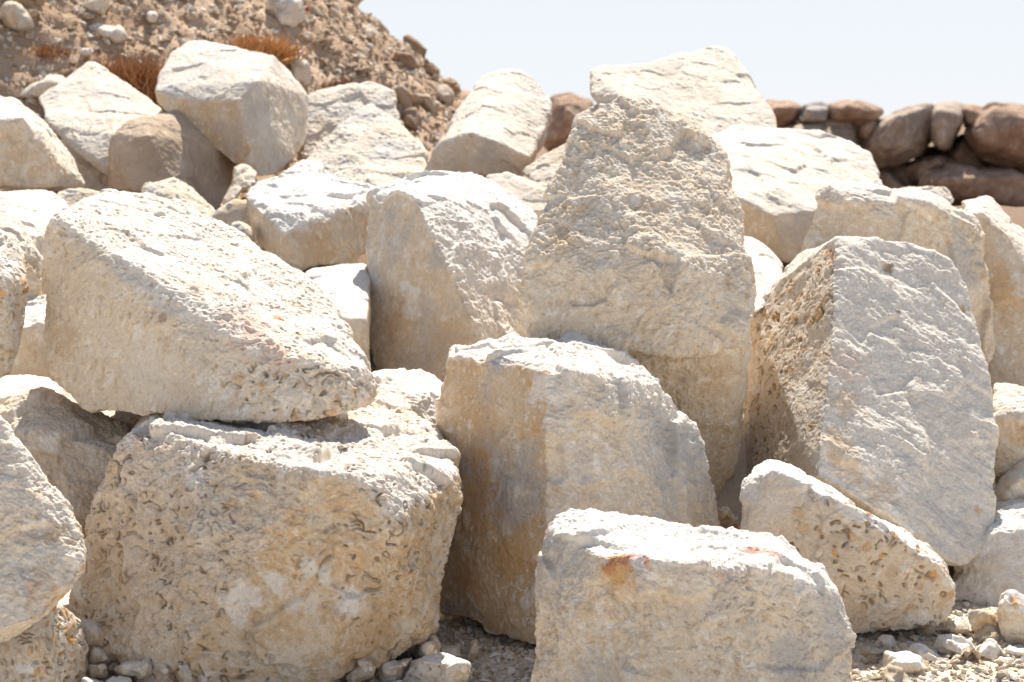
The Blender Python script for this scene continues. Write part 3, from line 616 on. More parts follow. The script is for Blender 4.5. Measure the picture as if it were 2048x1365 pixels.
rock("limestone_boulder", "long shadowed grey stone behind the white stones at the far left",
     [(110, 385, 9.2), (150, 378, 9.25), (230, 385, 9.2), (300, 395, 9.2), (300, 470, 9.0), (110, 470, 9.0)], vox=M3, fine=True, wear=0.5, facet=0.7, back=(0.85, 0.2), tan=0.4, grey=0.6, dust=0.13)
rock("limestone_boulder", "dark filler stone added deep in the gap left of the pale cube-like block", [(425, 430, 9.0), (470, 395, 9.05), (525, 410, 9.0), (530, 520, 8.9), (430, 520, 8.9)], vox=M3, back=(0.9, 0.2), tan=0.6, grey=0.4, dust=0.07)  # filler stone added so no lit ground shows in the gap
rock("limestone_cobble", "little round grey-brown cobble left of the pale cube-like block",
     outline([(452, 470), (462, 447), (480, 440), (502, 455), (510, 478), (500, 500), (470, 505), (455, 490)], 8.55, 0.08), cat="stone", vox=0.006, back=(0.8, 0.1), tan=0.5, grey=0.4, dust=0.20)
rock("limestone_boulder", "pale craggy lump with an amber lower edge left of the cube-like block",
     [[(468, 335, 9.7), (492, 330, 9.75), (516, 345, 9.7), (512, 368, 9.6), (475, 385, 9.55), (464, 370, 9.6)], [(464, 370, 9.6), (490, 372, 9.55), (470, 400, 9.5), (448, 435, 9.45), (440, 418, 9.5), (450, 395, 9.55)]],
     vox=0.007, back=(0.85, 0.12), tan=0.5, ochre=0.25, dust=0.26)
rock("limestone_boulder", "white rough-topped boulder standing on the skyline in the middle with a smooth beige base",
     [(848, 348, 10.2), (866, 305, 10.15), (885, 285, 10.12), (940, 270, 10.02), (1000, 288, 10.02), (1062, 315, 10.15), (1046, 358, 10.2), (970, 352, 10.08), (900, 260, 10.4), (930, 198, 10.75), (960, 158, 10.95), (1000, 137, 11.05), (1042, 141, 11.05), (1077, 170, 11.0), (1105, 205, 10.9), (1104, 225, 10.85), (1086, 290, 10.5)],
     vox=M3, fine=True, wear=0.5, facet=0.7, back=(0.75, 0.3), tan=0.2, ochre=0.05, grey=0.3, dust=0.33, pit=0.6, ridge=0.0040, rough=0.63, sawn=[((0, -1, -0.1), 0.88, 0.42)])
rock("limestone_boulder", "broad pale boulder with a peaked top between the honey-fronted boulder and the skyline one",
     [(740, 204, 11.0), (776, 226, 10.9), (800, 250, 10.85), (832, 282, 10.7), (854, 312, 10.5), (598, 332, 10.4), (640, 285, 10.6), (690, 240, 10.8), (860, 375, 10.2), (740, 388, 10.0), (640, 372, 10.2)],
     vox=M3, fine=True, wear=0.5, facet=0.7, back=(0.8, 0.25), tan=0.35, ochre=0.12, grey=0.4, dust=0.33, pit=0.5, ridge=0.0030)
rock("limestone_boulder", "rough whitish boulder set against the earth mound, behind the peaked pale boulder",
     [(608, 193, 11.7), (640, 182, 11.8), (680, 170, 11.9), (742, 163, 11.9), (787, 185, 11.8), (797, 222, 11.65), (802, 255, 11.5), (720, 300, 11.3), (608, 320, 11.3)],
     vox=M3, fine=True, wear=0.5, facet=0.7, back=(0.85, 0.2), tan=0.3, grey=0.4, dust=0.33, ridge=0.0040)
rock("limestone_slab", "highest rough cream boulder on the skyline, right of centre with a notched top",
     [[(1178, 142, 10.2), (1195, 129, 10.32), (1300, 131, 10.3), (1180, 190, 10.0), (1250, 200, 9.8), (1200, 215, 9.95), (1320, 250, 9.65), (1400, 300, 9.5), (1500, 300, 9.6), (1350, 140, 10.35)],
      [(1300, 131, 10.3), (1345, 109, 10.5), (1440, 92, 10.62), (1467, 105, 10.62), (1484, 158, 10.35), (1502, 182, 10.2), (1542, 215, 10.0), (1556, 262, 9.8), (1400, 310, 9.5), (1300, 280, 9.6), (1540, 330, 9.6)],
      [(1195, 205, 9.9), (1250, 215, 9.8), (1320, 250, 9.6), (1180, 300, 9.7), (1300, 350, 9.5)]],
     cat="slab", vox=M3, fine=True, wear=0.5, facet=0.7, back=(0.8, 0.25), tan=0.25, ochre=0.05, dust=0.23, grey=0.2, pit=0.5, ridge=0.0050, rfreq=10, rough=0.63)
rock("limestone_boulder", "small beige stone tucked under the left corner of the highest skyline boulder",
     [(1143, 256, 9.85), (1150, 234, 9.88), (1196, 207, 9.95), (1220, 262, 9.8), (1200, 300, 9.7), (1160, 290, 9.75)], vox=M3, fine=True, wear=0.5, facet=0.7, back=(0.85, 0.15), tan=0.4, dust=0.26)
rock("limestone_boulder", "slanting beige stone below the skyline, left of the pointed boulder",
     [(1045, 345, 9.85), (1100, 305, 9.9), (1150, 283, 9.9), (1190, 300, 9.8), (1170, 380, 9.6), (1100, 375, 9.6), (1058, 360, 9.7)], vox=M3, fine=True, wear=0.5, facet=0.7, back=(0.85, 0.2), tan=0.45, dust=0.26)
rock("limestone_cobble", "low lumpy white and amber stone right behind the block with the sunlit right face",
     [(968, 352, 8.95), (1012, 346, 8.98), (1062, 360, 8.98), (1110, 372, 8.95), (1110, 425, 8.8), (1055, 425, 8.75), (1000, 395, 8.8)], cat="stone", vox=M3, fine=True, wear=0.5, facet=0.7, back=(0.85, 0.15), tan=0.4, ochre=0.22, dust=0.39, rough=0.84)
rock("limestone_boulder", "broad whitish boulder with smooth tan underside, right of the pointed boulder",
     [(1420, 272, 9.4), (1460, 254, 9.6), (1560, 261, 9.7), (1640, 264, 9.72), (1700, 278, 9.7), (1742, 310, 9.55), (1757, 348, 9.35), (1768, 388, 9.2), (1760, 430, 9.0), (1640, 425, 8.72), (1540, 428, 8.55), (1472, 400, 8.55), (1435, 330, 8.9), (1480, 480, 8.62), (1572, 530, 8.62), (1625, 490, 8.72), (1740, 490, 9.0)],
     vox=0.0075, back=(0.78, 0.25), tan=0.22, ochre=0.06, dust=0.33, grey=0.3, pit=0.6, ridge=0.0050, rfreq=9, rough=0.68, low=0.025, sawn=[((0, -1, -0.45), 0.8, 0.62)])
rock("limestone_cobble", "small grey stone showing over the rim of the grey-faced boulder, before the brown wall",
     [(1765, 392, 11.5), (1800, 378, 11.5), (1860, 372, 11.5), (1895, 378, 11.5), (1912, 402, 11.4), (1890, 430, 11.3), (1780, 430, 11.3)], cat="stone", vox=M3, fine=True, wear=0.5, facet=0.7, back=(0.85, 0.2), tan=0.3, grey=0.5, dust=0.26)
rock("limestone_block", "white-topped tan block behind the narrow boulder at the left edge",
     [(-90, 384, 8.25), (0, 383, 8.35), (89, 378, 8.45), (120, 392, 8.4), (136, 411, 8.25), (136, 470, 8.0), (60, 470, 7.8), (-90, 440, 7.8), (-90, 600, 7.75), (120, 620, 7.85)],
     cat="block", vox=M2, fine=True, back=(0.85, 0.2), tan=0.4, ochre=0.16, dust=0.49, pit=0.6, rough=0.68)
rock("limestone_boulder", "rough white lump with brown hollows beside the narrow left-edge boulder",
     [(-40, 420, 7.72), (20, 430, 7.7), (55, 460, 7.66), (85, 520, 7.6), (84, 600, 7.55), (-40, 600, 7.5), (20, 480, 7.5)], vox=M2, fine=True, back=(0.85, 0.2), tan=0.42, ochre=0.2, dust=0.49, rough=1.05, ridge=0.0060, pit=0.9)
rock("limestone_slab", "flat white slab with beige front showing in the gap left of the sloping white boulder",
     [(-60, 600, 7.55), (60, 588, 7.6), (125, 592, 7.55), (125, 645, 7.25), (10, 655, 7.2), (-60, 655, 7.2), (125, 770, 7.2), (-60, 780, 7.2)], cat="slab", vox=M2, fine=True, back=(0.9, 0.1), tan=0.3, dust=0.62, sawn=[((0, -1, 0), 0.7, 0.55)])

# ---------------------------------------------------------------- the dry-laid wall of brown boulders far behind
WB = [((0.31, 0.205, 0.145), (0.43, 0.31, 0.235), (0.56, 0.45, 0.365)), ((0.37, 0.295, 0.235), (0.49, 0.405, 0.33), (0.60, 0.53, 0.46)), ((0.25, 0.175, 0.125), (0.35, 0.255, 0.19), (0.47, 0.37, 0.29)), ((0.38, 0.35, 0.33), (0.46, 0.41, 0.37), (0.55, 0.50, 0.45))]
def wall_rock(label, pts, Y=24.0, d=0.55, kind=0, s=0.66, **kw):
    rock("stacked_boulder", label, outline(pts, Y, d, s), cat="boulder", vox=0.026, back=(0.92, 1.7), base=WB[kind], mat=M_WALL, group="boulders stacked in the brown wall", low=0.02, rough=1.4, ridge=0.010, rfreq=5, light=1, wear=0.1, contrast=1.3, pit=0.8, facet=0.6, fcell=0.5, **kw)
wall_rock("dark reddish boulder at the wall's left end, just right of the skyline white boulder", [(1085, 290), (1090, 230), (1105, 195), (1140, 188), (1182, 205), (1185, 260), (1150, 300), (1110, 312)], kind=0)
wall_rock("russet top boulder of the wall touching the skyline slab's right end", [(1520, 240), (1522, 212), (1540, 204), (1585, 208), (1601, 217), (1590, 245), (1560, 252)], kind=0)
wall_rock("small blue-grey boulder in the wall's top course", [(1596, 245), (1604, 212), (1640, 207), (1660, 215), (1655, 245), (1620, 250)], kind=3)
wall_rock("long flat reddish boulder in the wall's top course", [(1652, 243), (1656, 210), (1690, 204), (1740, 212), (1766, 222), (1750, 240), (1720, 246)], kind=0)
wall_rock("pale long boulder in the wall's second course, over the broad whitish boulder", [(1555, 252), (1600, 246), (1680, 240), (1715, 246), (1720, 300), (1690, 330), (1560, 320)], kind=1)
wall_rock("small brown stone beside the big slanting boulder in the wall", [(1714, 250), (1730, 242), (1752, 246), (1750, 275), (1730, 285), (1716, 275)], kind=0, d=0.3)
wall_rock("big slanting grey-brown boulder in the middle of the wall", [(1720, 275), (1760, 240), (1800, 222), (1850, 206), (1868, 208), (1866, 270), (1840, 310), (1790, 325), (1760, 335), (1725, 310)], kind=1)
wall_rock("narrow upright pale-brown boulder in the wall's top course", [(1864, 212), (1880, 206), (1920, 207), (1930, 222), (1918, 262), (1900, 302), (1880, 302), (1866, 280)], kind=1)
wall_rock("small russet boulder capping the wall before the largest right-hand one", [(1925, 216), (1945, 212), (1975, 222), (1980, 250), (1940, 262), (1926, 240)], kind=0, d=0.3)
wall_rock("largest rounded red-brown boulder at the right end of the wall", [(1930, 270), (1940, 235), (1985, 212), (2030, 210), (2100, 225), (2130, 300), (2080, 345), (2010, 332), (1960, 315)], kind=0)
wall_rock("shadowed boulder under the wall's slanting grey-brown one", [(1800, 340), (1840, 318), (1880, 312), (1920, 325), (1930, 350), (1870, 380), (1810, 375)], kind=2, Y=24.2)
wall_rock("long low brown boulder with rubble on top at the wall's right foot", [(1835, 370), (1850, 345), (1910, 335), (2000, 342), (2060, 350), (2120, 380), (2100, 425), (1990, 425), (1880, 405)], kind=0, Y=23.6)
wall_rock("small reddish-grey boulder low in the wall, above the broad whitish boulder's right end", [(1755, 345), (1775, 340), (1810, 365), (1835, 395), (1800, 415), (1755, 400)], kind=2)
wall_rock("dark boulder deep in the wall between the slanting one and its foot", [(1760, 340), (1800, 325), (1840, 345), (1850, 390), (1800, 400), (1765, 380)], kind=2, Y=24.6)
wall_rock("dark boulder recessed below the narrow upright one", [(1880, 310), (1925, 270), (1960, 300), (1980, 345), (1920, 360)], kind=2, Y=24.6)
wall_rock("half-hidden russet boulder between the earth mound and the skyline white boulder", [(902, 205), (910, 188), (930, 184), (950, 190), (955, 215), (920, 225)], kind=0, d=0.3)
wall_rock("dark backing boulder added at the bottom of the wall, left of the long low one", [(1700, 400), (1720, 330), (1800, 330), (1850, 380), (1840, 440), (1710, 440)], kind=2, Y=25.0)  # backing added so the wall's gaps read dark instead of sunlit
wall_rock("dark backing boulder added behind the wall's right-hand courses", [(1880, 400), (1880, 300), (1960, 270), (2060, 330), (2060, 420), (1960, 440)], kind=2, Y=25.2)  # second backing boulder added to keep the gaps dark
wall_rock("dark filler stone added between the slanting boulder and the narrow upright one", [(1840, 330), (1850, 300), (1885, 295), (1915, 320), (1905, 375), (1850, 375)], kind=2, Y=24.9)  # added to darken the gap where lit ground showed through
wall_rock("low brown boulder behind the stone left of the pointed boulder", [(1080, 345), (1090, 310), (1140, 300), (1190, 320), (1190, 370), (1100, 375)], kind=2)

# ---------------------------------------------------------------- loose stones
def chip_mesh(name, seed, flat=0.6, n=11, sub=3, amp=0.09, tint=None):
    r = np.random.default_rng(seed); pts = r.normal(size=(n, 3)); pts /= np.linalg.norm(pts, axis=1)[:, None]
    pts *= np.array([0.5 * (0.8 + 0.5 * r.random()), 0.5 * (0.6 + 0.5 * r.random()), 0.5 * flat]) * (0.8 + 0.3 * r.random((n, 1)))
    bm = hull_bm([tuple(p) for p in pts])
    bmesh.ops.bevel(bm, geom=bm.edges[:], offset=0.014, segments=1, affect='EDGES', profile=0.5, clamp_overlap=True)
    bmesh.ops.triangulate(bm, faces=bm.faces)
    for _ in range(sub): bmesh.ops.subdivide_edges(bm, edges=[e for e in bm.edges if e.calc_length() > 0.07], cuts=1, use_grid_fill=True)
    bmesh.ops.triangulate(bm, faces=bm.faces)
    me = bpy.data.meshes.new(name); bm.to_mesh(me); bm.free()
    co = get_arr(me); N = normals(me).copy()
    co = co + N * (amp * fbm(co + seed, 3.0, 3, seed % 50) + amp * 0.5 * fbm(co + seed, 9, 3, seed % 50) + 0.5 * facets(co + seed, 0.42, seed % 97))[:, None]
    co[:, 2] -= co[:, 2].min(); set_arr(me, co)
    t = sstep(-0.2, 0.4, fbm(co + seed, 2.2, 3, seed % 40))[:, None]
    c = DUST_WHITE * (1 - t * 0.6) + CREAM * t * 0.6
    o = sstep(0.2, 0.45, fbm(co + seed, 3, 3, seed % 40 + 3))[:, None] * 0.6; c = c * (1 - o) + np.array((0.68, 0.46, 0.24)) * o
    set_col(me, c if tint is None else np.broadcast_to(np.array(tint), c.shape) * (0.85 + 0.3 * t))
    me.polygons.foreach_set("use_smooth", np.ones(len(me.polygons), bool))
    return me

def small(label, pts, Y, d=0.07, cat="stone", s=0.6, **kw):
    rock("rubble_stone", label, outline(pts, Y, d, s), cat=cat, vox=0.004, fine=True, back=(0.75, 0.1), wear=0.05, light=1, low=0.04, rough=1.6, facet=0.8, fcell=0.45, **kw)

W_ = dict(tan=0.2, ochre=0.1, dust=0.8)
small("large flat white stone in the rubble, bottom right, beside the front block", [(1758, 1345), (1770, 1302), (1812, 1303), (1850, 1318), (1872, 1340), (1866, 1362), (1820, 1385)], 5.72, 0.1, **W_)
small("white stone with amber underside in the bottom right rubble", [(1868, 1296), (1876, 1274), (1900, 1274), (1940, 1287), (1952, 1305), (1934, 1322), (1908, 1320)], 5.9, ochre=0.25, tan=0.3, dust=0.9)
small("brown cube-like stone in the bottom right rubble", [(1936, 1236), (1942, 1218), (1966, 1213), (1995, 1222), (2003, 1251), (2001, 1280), (1952, 1281), (1938, 1258)], 6.12, tan=0.75, ochre=0.35, dust=0.25, blobs=[(1975, 1255, 26, 'ochre', 0.5)])
small("tall angular stone with orange tip at the right edge of the rubble", [(1994, 1220), (2003, 1187), (2024, 1183), (2050, 1196), (2064, 1240), (2052, 1296), (2014, 1287), (2001, 1257)], 6.02, tan=0.3, ochre=0.15, dust=0.7, blobs=[(2022, 1195, 20, 'ochre', 0.8), (2020, 1220, 12, 'ochre', 0.5)])
small("rounded white stone below the brown cube-like one in the rubble", [(1951, 1306), (1959, 1292), (1980, 1285), (2013, 1309), (1988, 1328), (1964, 1331)], 5.9, **W_)
small("low white stone at the right edge below the tall angular one", [(2007, 1302), (2020, 1290), (2048, 1293), (2060, 1313), (2028, 1322)], 5.9, **W_)
small("pale pointed stone near the foot of the shelly wedge boulder", [(1746, 1293), (1765, 1272), (1785, 1270), (1798, 1295), (1782, 1305), (1757, 1306)], 5.95, tan=0.35, dust=0.6)
small("flat shaded stone at the right foot of the shelly wedge boulder", [(1858, 1262), (1884, 1247), (1925, 1243), (1953, 1264), (1956, 1278), (1908, 1281)], 6.15, tan=0.4, dust=0.4)
small("sandy stone lying behind the large flat white one in the rubble", [(1812, 1306), (1826, 1292), (1850, 1294), (1885, 1312), (1910, 1330), (1880, 1340), (1840, 1325)], 5.84, tan=0.35, dust=0.6)
small("tiny white slab at the far right of the rubble", [(1994, 1326), (2006, 1320), (2025, 1320), (2022, 1330), (2000, 1332)], 5.85, **W_)
small("sunlit white pitted stone at the bottom middle, before the tall orange-faced block", [(808, 1372), (822, 1322), (832, 1313), (886, 1311), (918, 1320), (937, 1330), (938, 1380), (860, 1410)], 5.6, 0.08, s=0.85, tan=0.12, ochre=0.12, dust=0.9, shell=0.8, cell=0.04, fill=0.4)
small("greyish stone adjoining the sunlit pitted one on its left", [(757, 1345), (766, 1328), (795, 1318), (826, 1314), (818, 1350), (800, 1385), (764, 1375)], 5.62, tan=0.3, dust=0.5)
small("knobbly tan stone leaning on the shelly block's right foot", [(826, 1313), (832, 1298), (839, 1283), (852, 1281), (869, 1274), (877, 1290), (873, 1313), (850, 1322)], 5.72, tan=0.55, dust=0.3)
small("pale shaded stone in the hollow under the tall block", [(872, 1310), (880, 1294), (925, 1286), (930, 1314), (900, 1322)], 5.82, tan=0.3, dust=0.5)
small("upright chip standing in the hollow under the tall block", [(932, 1320), (944, 1283), (955, 1279), (957, 1305), (945, 1324)], 5.78, 0.03, tan=0.45, dust=0.4)
small("tan stone at the shelly block's bottom edge near the picture's foot", [(690, 1352), (722, 1321), (754, 1332), (752, 1358), (700, 1370)], 5.52, tan=0.55, dust=0.3)
small("small sunlit chip at the bottom, left of the front block", [(968, 1366), (976, 1360), (998, 1356), (1002, 1378), (975, 1382)], 5.62, 0.04, **W_)
small("flat tan flake in the hollow beside the front block", [(950, 1336), (965, 1329), (1000, 1332), (1004, 1342), (955, 1345)], 5.75, 0.03, tan=0.5, dust=0.3)
small("tan stone squeezed between the speckled corner stone and the shelly block", [(160, 1246), (190, 1247), (209, 1269), (207, 1291), (172, 1289), (162, 1267)], 5.6, tan=0.5, ochre=0.2, dust=0.3)
small("slanting two-tone stone under the shelly block's left foot", [(173, 1296), (183, 1285), (213, 1303), (228, 1325), (212, 1333), (178, 1333)], 5.58, tan=0.5, ochre=0.25, dust=0.35)
small("flat pale stone lying along the shelly block's bottom left", [(228, 1340), (257, 1326), (296, 1323), (311, 1341), (287, 1351), (243, 1352)], 5.5, tan=0.4, dust=0.4)
small("angular pale stone right of the flat pale one at the shelly block's foot", [(297, 1325), (340, 1326), (344, 1350), (311, 1354)], 5.5, tan=0.35, dust=0.4)
small("finger-shaped chip propped upright against the shelly block", [(358, 1331), (371, 1329), (390, 1368), (367, 1370)], 5.42, 0.03, tan=0.4, dust=0.4)
small("little pointed grey chip right of the finger-shaped one", [(388, 1364), (399, 1344), (415, 1349), (419, 1372)], 5.42, 0.03, tan=0.3, dust=0.4)
small("brown-shadowed stone low beside the speckled corner stone", [(177, 1331), (210, 1330), (212, 1355), (176, 1360)], 5.5, tan=0.5, dust=0.3)
small("pale stone half cut by the picture's bottom, right of the speckled corner stone", [(156, 1372), (164, 1352), (196, 1359), (215, 1366), (214, 1392), (160, 1394)], 5.42, **W_)
small("light stone at the bottom below the flat pale stone", [(214, 1372), (240, 1352), (262, 1356), (268, 1378), (230, 1388)], 5.4, **W_)
small("yellow stone lodged in the crack between the tall block and the shelly wedge", [(1436, 1020), (1446, 1014), (1458, 1015), (1468, 1040), (1451, 1049), (1438, 1045)], 6.75, tan=0.5, ochre=0.3, dust=0.3)
small("red-brown stone lodged in the crack above the front block", [(1436, 1076), (1452, 1064), (1472, 1050), (1476, 1094), (1442, 1102)], 6.7, base=((0.30, 0.13, 0.07), (0.40, 0.19, 0.10), (0.45, 0.27, 0.17)))

# thin flakes lying on the sunlit top of the shelly block
from mathutils.bvhtree import BVHTree
def surf(name_prefix):
    o = [x for x in sc.objects if x.name == name_prefix][0]; me = o.data
    return o, BVHTree.FromPolygons([o.location + v.co for v in me.vertices], [p.vertices[:] for p in me.polygons])
blk, bvh = surf("limestone_block")
for k, (u, v, sz, lab) in enumerate([(632, 874, 0.085, "broadest thin flake lying on top of the shelly block, on the shadow's edge"), (680, 895, 0.06, "thin tan flake on the shelly block's top, nearest its front edge"),
                                   (600, 870, 0.045, "small flake on the shelly block's top under the white boulder's overhang"), (812, 862, 0.02, "tiny flake on the right part of the shelly block's top"), (725, 822, 0.025, "tiny tan flake by the white boulder's right tip"), (640, 892, 0.04, "dull little flake beside the broad one on the shelly block")]):
    d = (Vector(at(u, v, 6.0)) - Vector((0, 0, CAM_H))).normalized(); h = bvh.ray_cast(Vector((0, 0, CAM_H)), d)
    if h[0] is None: continue
    me = chip_mesh("stone_flake", 300 + k, 0.14, 10, 2, 0.03); o = link("stone_flake", me, M_CHIP, h[0] - Vector((0, 0, 0.004)))
    o.scale = (sz, sz, sz); o.rotation_euler = (rng.normal() * 0.08, rng.normal() * 0.08, rng.random() * 6)
    tag(o, lab, "stone flake", "flakes on the shelly block")

# scattered rubble on the ground at the front
protos = [chip_mesh("rubble_chip", 100 + k, [0.2, 0.36, 0.55, 0.28][k % 4], 9 + k % 4) for k in range(12)]
def ground_z(x, y):
    P = np.array([[x, y, 0]], np.float32); return float(gz(P[:, 0], P[:, 1])[0])
chips = []
r2 = random.Random(5)
def scatter(x0, x1, y0, y1, n, smin, smax):
    for _ in range(n): chips.append((r2.uniform(x0, x1), r2.uniform(y0, y1), smin * (smax / smin) ** (r2.random() ** 2.2)))
scatter(0.9, 1.6, 5.4, 6.35, 165, 0.03, 0.15)
scatter(-0.42, 0.12, 5.42, 6.25, 78, 0.03, 0.12)
scatter(-1.25, -0.72, 5.2, 5.6, 36, 0.025, 0.09)
scatter(0.45, 0.75, 6.0, 7.0, 16, 0.03, 0.08)
for k, (x, y, s) in enumerate(chips):
    o = link("rubble_chip", protos[k % 12], M_CHIP, (x, y, ground_z(x, y) - 0.12 * s))
    o.scale = (s, s * r2.uniform(0.8, 1.1), s * r2.uniform(0.7, 1.1)); o.rotation_euler = (r2.gauss(0, 0.3), r2.gauss(0, 0.3), r2.uniform(0, 6.28))
    tag(o, "pale limestone chip among the loose rubble on the ground between the front blocks", "stone chip", "chips in the rubble at the front")

def grit(name, pos, size, protos_, mat, tints, kind="stuff"):
    """many grains joined into one mesh"""
    V, Fc, C, n = [], [], [], 0
    for k in range(len(pos)):
        v, f = protos_[k % len(protos_)]
        a = rng.random() * 6.283; ca, sa = math.cos(a), math.sin(a); t = rng.normal() * 0.5; ct, st = math.cos(t), math.sin(t)
        R_ = np.array([[ca, -sa, 0], [sa, ca, 0], [0, 0, 1]]) @ np.array([[1, 0, 0], [0, ct, -st], [0, st, ct]])
        V.append(v @ R_.T * size[k] + pos[k]); Fc.append(f + n); n += len(v)
        C.append(np.repeat(tints[int(rng.integers(len(tints)))][None] * (0.85 + 0.3 * rng.random()), len(v), 0))
    V = np.concatenate(V); Fc = np.concatenate(Fc); C = np.concatenate(C)
    me = bpy.data.meshes.new(name); me.from_pydata(V.tolist(), [], Fc.tolist()); me.update(); set_col(me, C)
    return tag(link(name, me, mat), kind=kind)
def grain(seed):
    r = np.random.default_rng(seed); p = r.normal(size=(9, 3)); p /= np.linalg.norm(p, axis=1)[:, None]; p *= [0.55, 0.45, 0.35]
    bm = hull_bm([tuple(x) for x in p]); bmesh.ops.triangulate(bm, faces=bm.faces); bm.verts.index_update()
    v = np.array([x.co[:] for x in bm.verts]); f = np.array([[q.index for q in x.verts] for x in bm.faces]); bm.free(); return v, f
grains = [grain(k) for k in range(10)]
gp, gs = [], []
for (x0, x1, y0, y1, n) in ((0.8, 1.9, 5.2, 6.8, 5200), (-0.5, 0.15, 5.3, 6.4, 3600), (-1.4, -0.65, 5.1, 5.8, 1600), (0.3, 0.9, 5.9, 7.2, 900)):
    x = rng.uniform(x0, x1, n); y = rng.uniform(y0, y1, n); z = gz(x, y); s = 0.005 + 0.033 * rng.random(n) ** 3
    gp.append(np.stack([x, y, z + 0.15 * s], 1)); gs.append(s)
grit("limestone_grit", np.concatenate(gp), np.concatenate(gs), grains, M_LIME, [WHITE, DUST_WHITE, CREAM, WHITE * 0.85, CREAM * 0.9])["label"] = "fine pale limestone grit covering the ground between the front blocks"

# ---------------------------------------------------------------- stones, litter and dry plants on the earth mound
mbvh = BVHTree.FromPolygons([Vector(v) for v in get_arr(mme)], [p.vertices[:] for p in mme.polygons])
def on_mound(u, v):
    d = (Vector(at(u, v, 12.0)) - Vector((0, 0, CAM_H))).normalized(); h = mbvh.ray_cast(Vector((0, 0, CAM_H)), d); return h[0], h[1]
def mound_rand(amin=-150, amax=25, rmax=6.2):
    a = math.radians(r2.uniform(amin, amax)); r = rmax * math.sqrt(r2.random()) ; x, y = APEX[0] + r * math.cos(a), APEX[1] + r * math.sin(a)
    h = mbvh.ray_cast(Vector((x, y, 12)), Vector((0, 0, -1))); return h[0], h[1]
mp = [chip_mesh("mound_stone", 200 + k, [0.6, 0.75, 0.5, 0.85][k % 4], 10 + k % 5, 2, 0.08) for k in range(10)]
def seen(p):
    d = p - Vector((0, 0, CAM_H)); fy = d.y * math.cos(PITCH) - d.z * math.sin(PITCH); uy = d.y * math.sin(PITCH) + d.z * math.cos(PITCH)
    u, v = 1024 + F_PX * d.x / fy, 682.5 - F_PX * uy / fy
    lim = 400 if u < 640 else 300
    return -30 < u < 960 and -60 < v < lim
k = 0
while k < 270:
    p, nrm_ = mound_rand(-110, 30)
    if p is None or not seen(p): continue
    s = 0.055 * (0.28 / 0.055) ** (r2.random() ** 2.8)
    o = link("mound_stone", mp[k % 10], M_MOUND_STONE, p - Vector((0, 0, 0.22 * s))); o.scale = (s, s * r2.uniform(0.7, 1.1), s * r2.uniform(0.7, 1.1))
    o.rotation_euler = (r2.gauss(0, 0.5), r2.gauss(0, 0.5), r2.uniform(0, 6.28))
    tag(o, "brownish stone half sunk in the loose soil of the earth mound", "stone", "stones scattered over the earth mound"); k += 1
gp, gs = [], []
while len(gp) < 9000:
    p, _n = mound_rand(-112, 32)
    if p is None or not seen(p): continue
    gp.append(p[:]); gs.append(0.014 + 0.065 * r2.random() ** 3)
grit("mound_gravel", np.array(gp), np.array(gs), grains, M_EARTH, [np.array(c) for c in ((0.50, 0.40, 0.30), (0.36, 0.26, 0.18), (0.62, 0.53, 0.43), (0.44, 0.31, 0.21), (0.68, 0.62, 0.54))])["label"] = "brown gravel and clods over the earth mound"

def mound_rock(label, pts, kw, d=0.14, dz=0.0):
    c = np.array(pts, float).mean(0); p, _n = on_mound(c[0], c[1])
    if p is None: return
    rock("mound_rock", label, outline(pts, p.y - 0.02, d), cat="rock", vox=0.012, back=(0.8, 0.3), low=0.03, rough=1.6, light=1, wear=0.15, facet=0.7, fcell=0.5, **kw)
mound_rock("white boulder near the top of the earth mound, at the upper picture edge", [(530, 30), (538, -10), (570, -25), (600, 0), (608, 40), (592, 64), (560, 58), (540, 46)], dict(tan=0.2, grey=0.4, dust=0.7, blobs=[(545, 20, 30, 'brown', 0.5)]))
mound_rock("pale flat stone with shaded left face on the mound, upper left corner", [(0, 30), (10, 5), (30, 8), (60, 40), (68, 56), (50, 60), (10, 50)], dict(tan=0.7, grey=0.4, dust=0.2))
mound_rock("pale angular rock jutting from the mound left of the white boulder", [(165, 30), (180, 0), (205, -8), (218, 20), (215, 40), (190, 38)], dict(tan=0.6, grey=0.4, dust=0.25))
mound_rock("oblong buff stone on the mound above the tilted grey slab", [(180, 62), (200, 50), (235, 60), (247, 72), (240, 83), (200, 76)], dict(tan=0.4, grey=0.3, dust=0.4))
mound_rock("rounded white stone on the mound, above the honey-fronted boulder", [(290, 35), (295, 20), (312, 20), (320, 32), (315, 46), (298, 48)], dict(tan=0.1, dust=0.8))
mound_rock("small bright white stone on the mound left of the reddish dry grass", [(160, 105), (165, 97), (185, 96), (190, 106), (180, 113), (165, 112)], dict(tan=0.1, dust=0.9))
mound_rock("greyish rock at the foot of the mound right of the honey-fronted boulder", [(565, 150), (575, 118), (600, 112), (618, 140), (615, 165), (590, 175)], dict(tan=0.3, grey=0.5, dust=0.4))
mound_rock("brown boulder on the mound's lower right flank", [(800, 250), (808, 220), (830, 215), (842, 240), (835, 262), (815, 265)], dict(base=WB[2]))
mound_rock("buff boulder sticking out of the mound's skyline", [(722, 70), (726, 55), (742, 52), (752, 66), (745, 82), (728, 82)], dict(tan=0.6, dust=0.3))
mound_rock("grey-brown boulder low on the mound's skyline near its right end", [(868, 200), (872, 178), (890, 175), (902, 190), (898, 205), (880, 210)], dict(base=WB[1]))
mound_rock("flat pale slab lying on the mound behind the tilted grey slab", [(30, 195), (60, 168), (120, 158), (140, 172), (100, 205), (50, 212)], dict(tan=0.5, grey=0.3, dust=0.3))
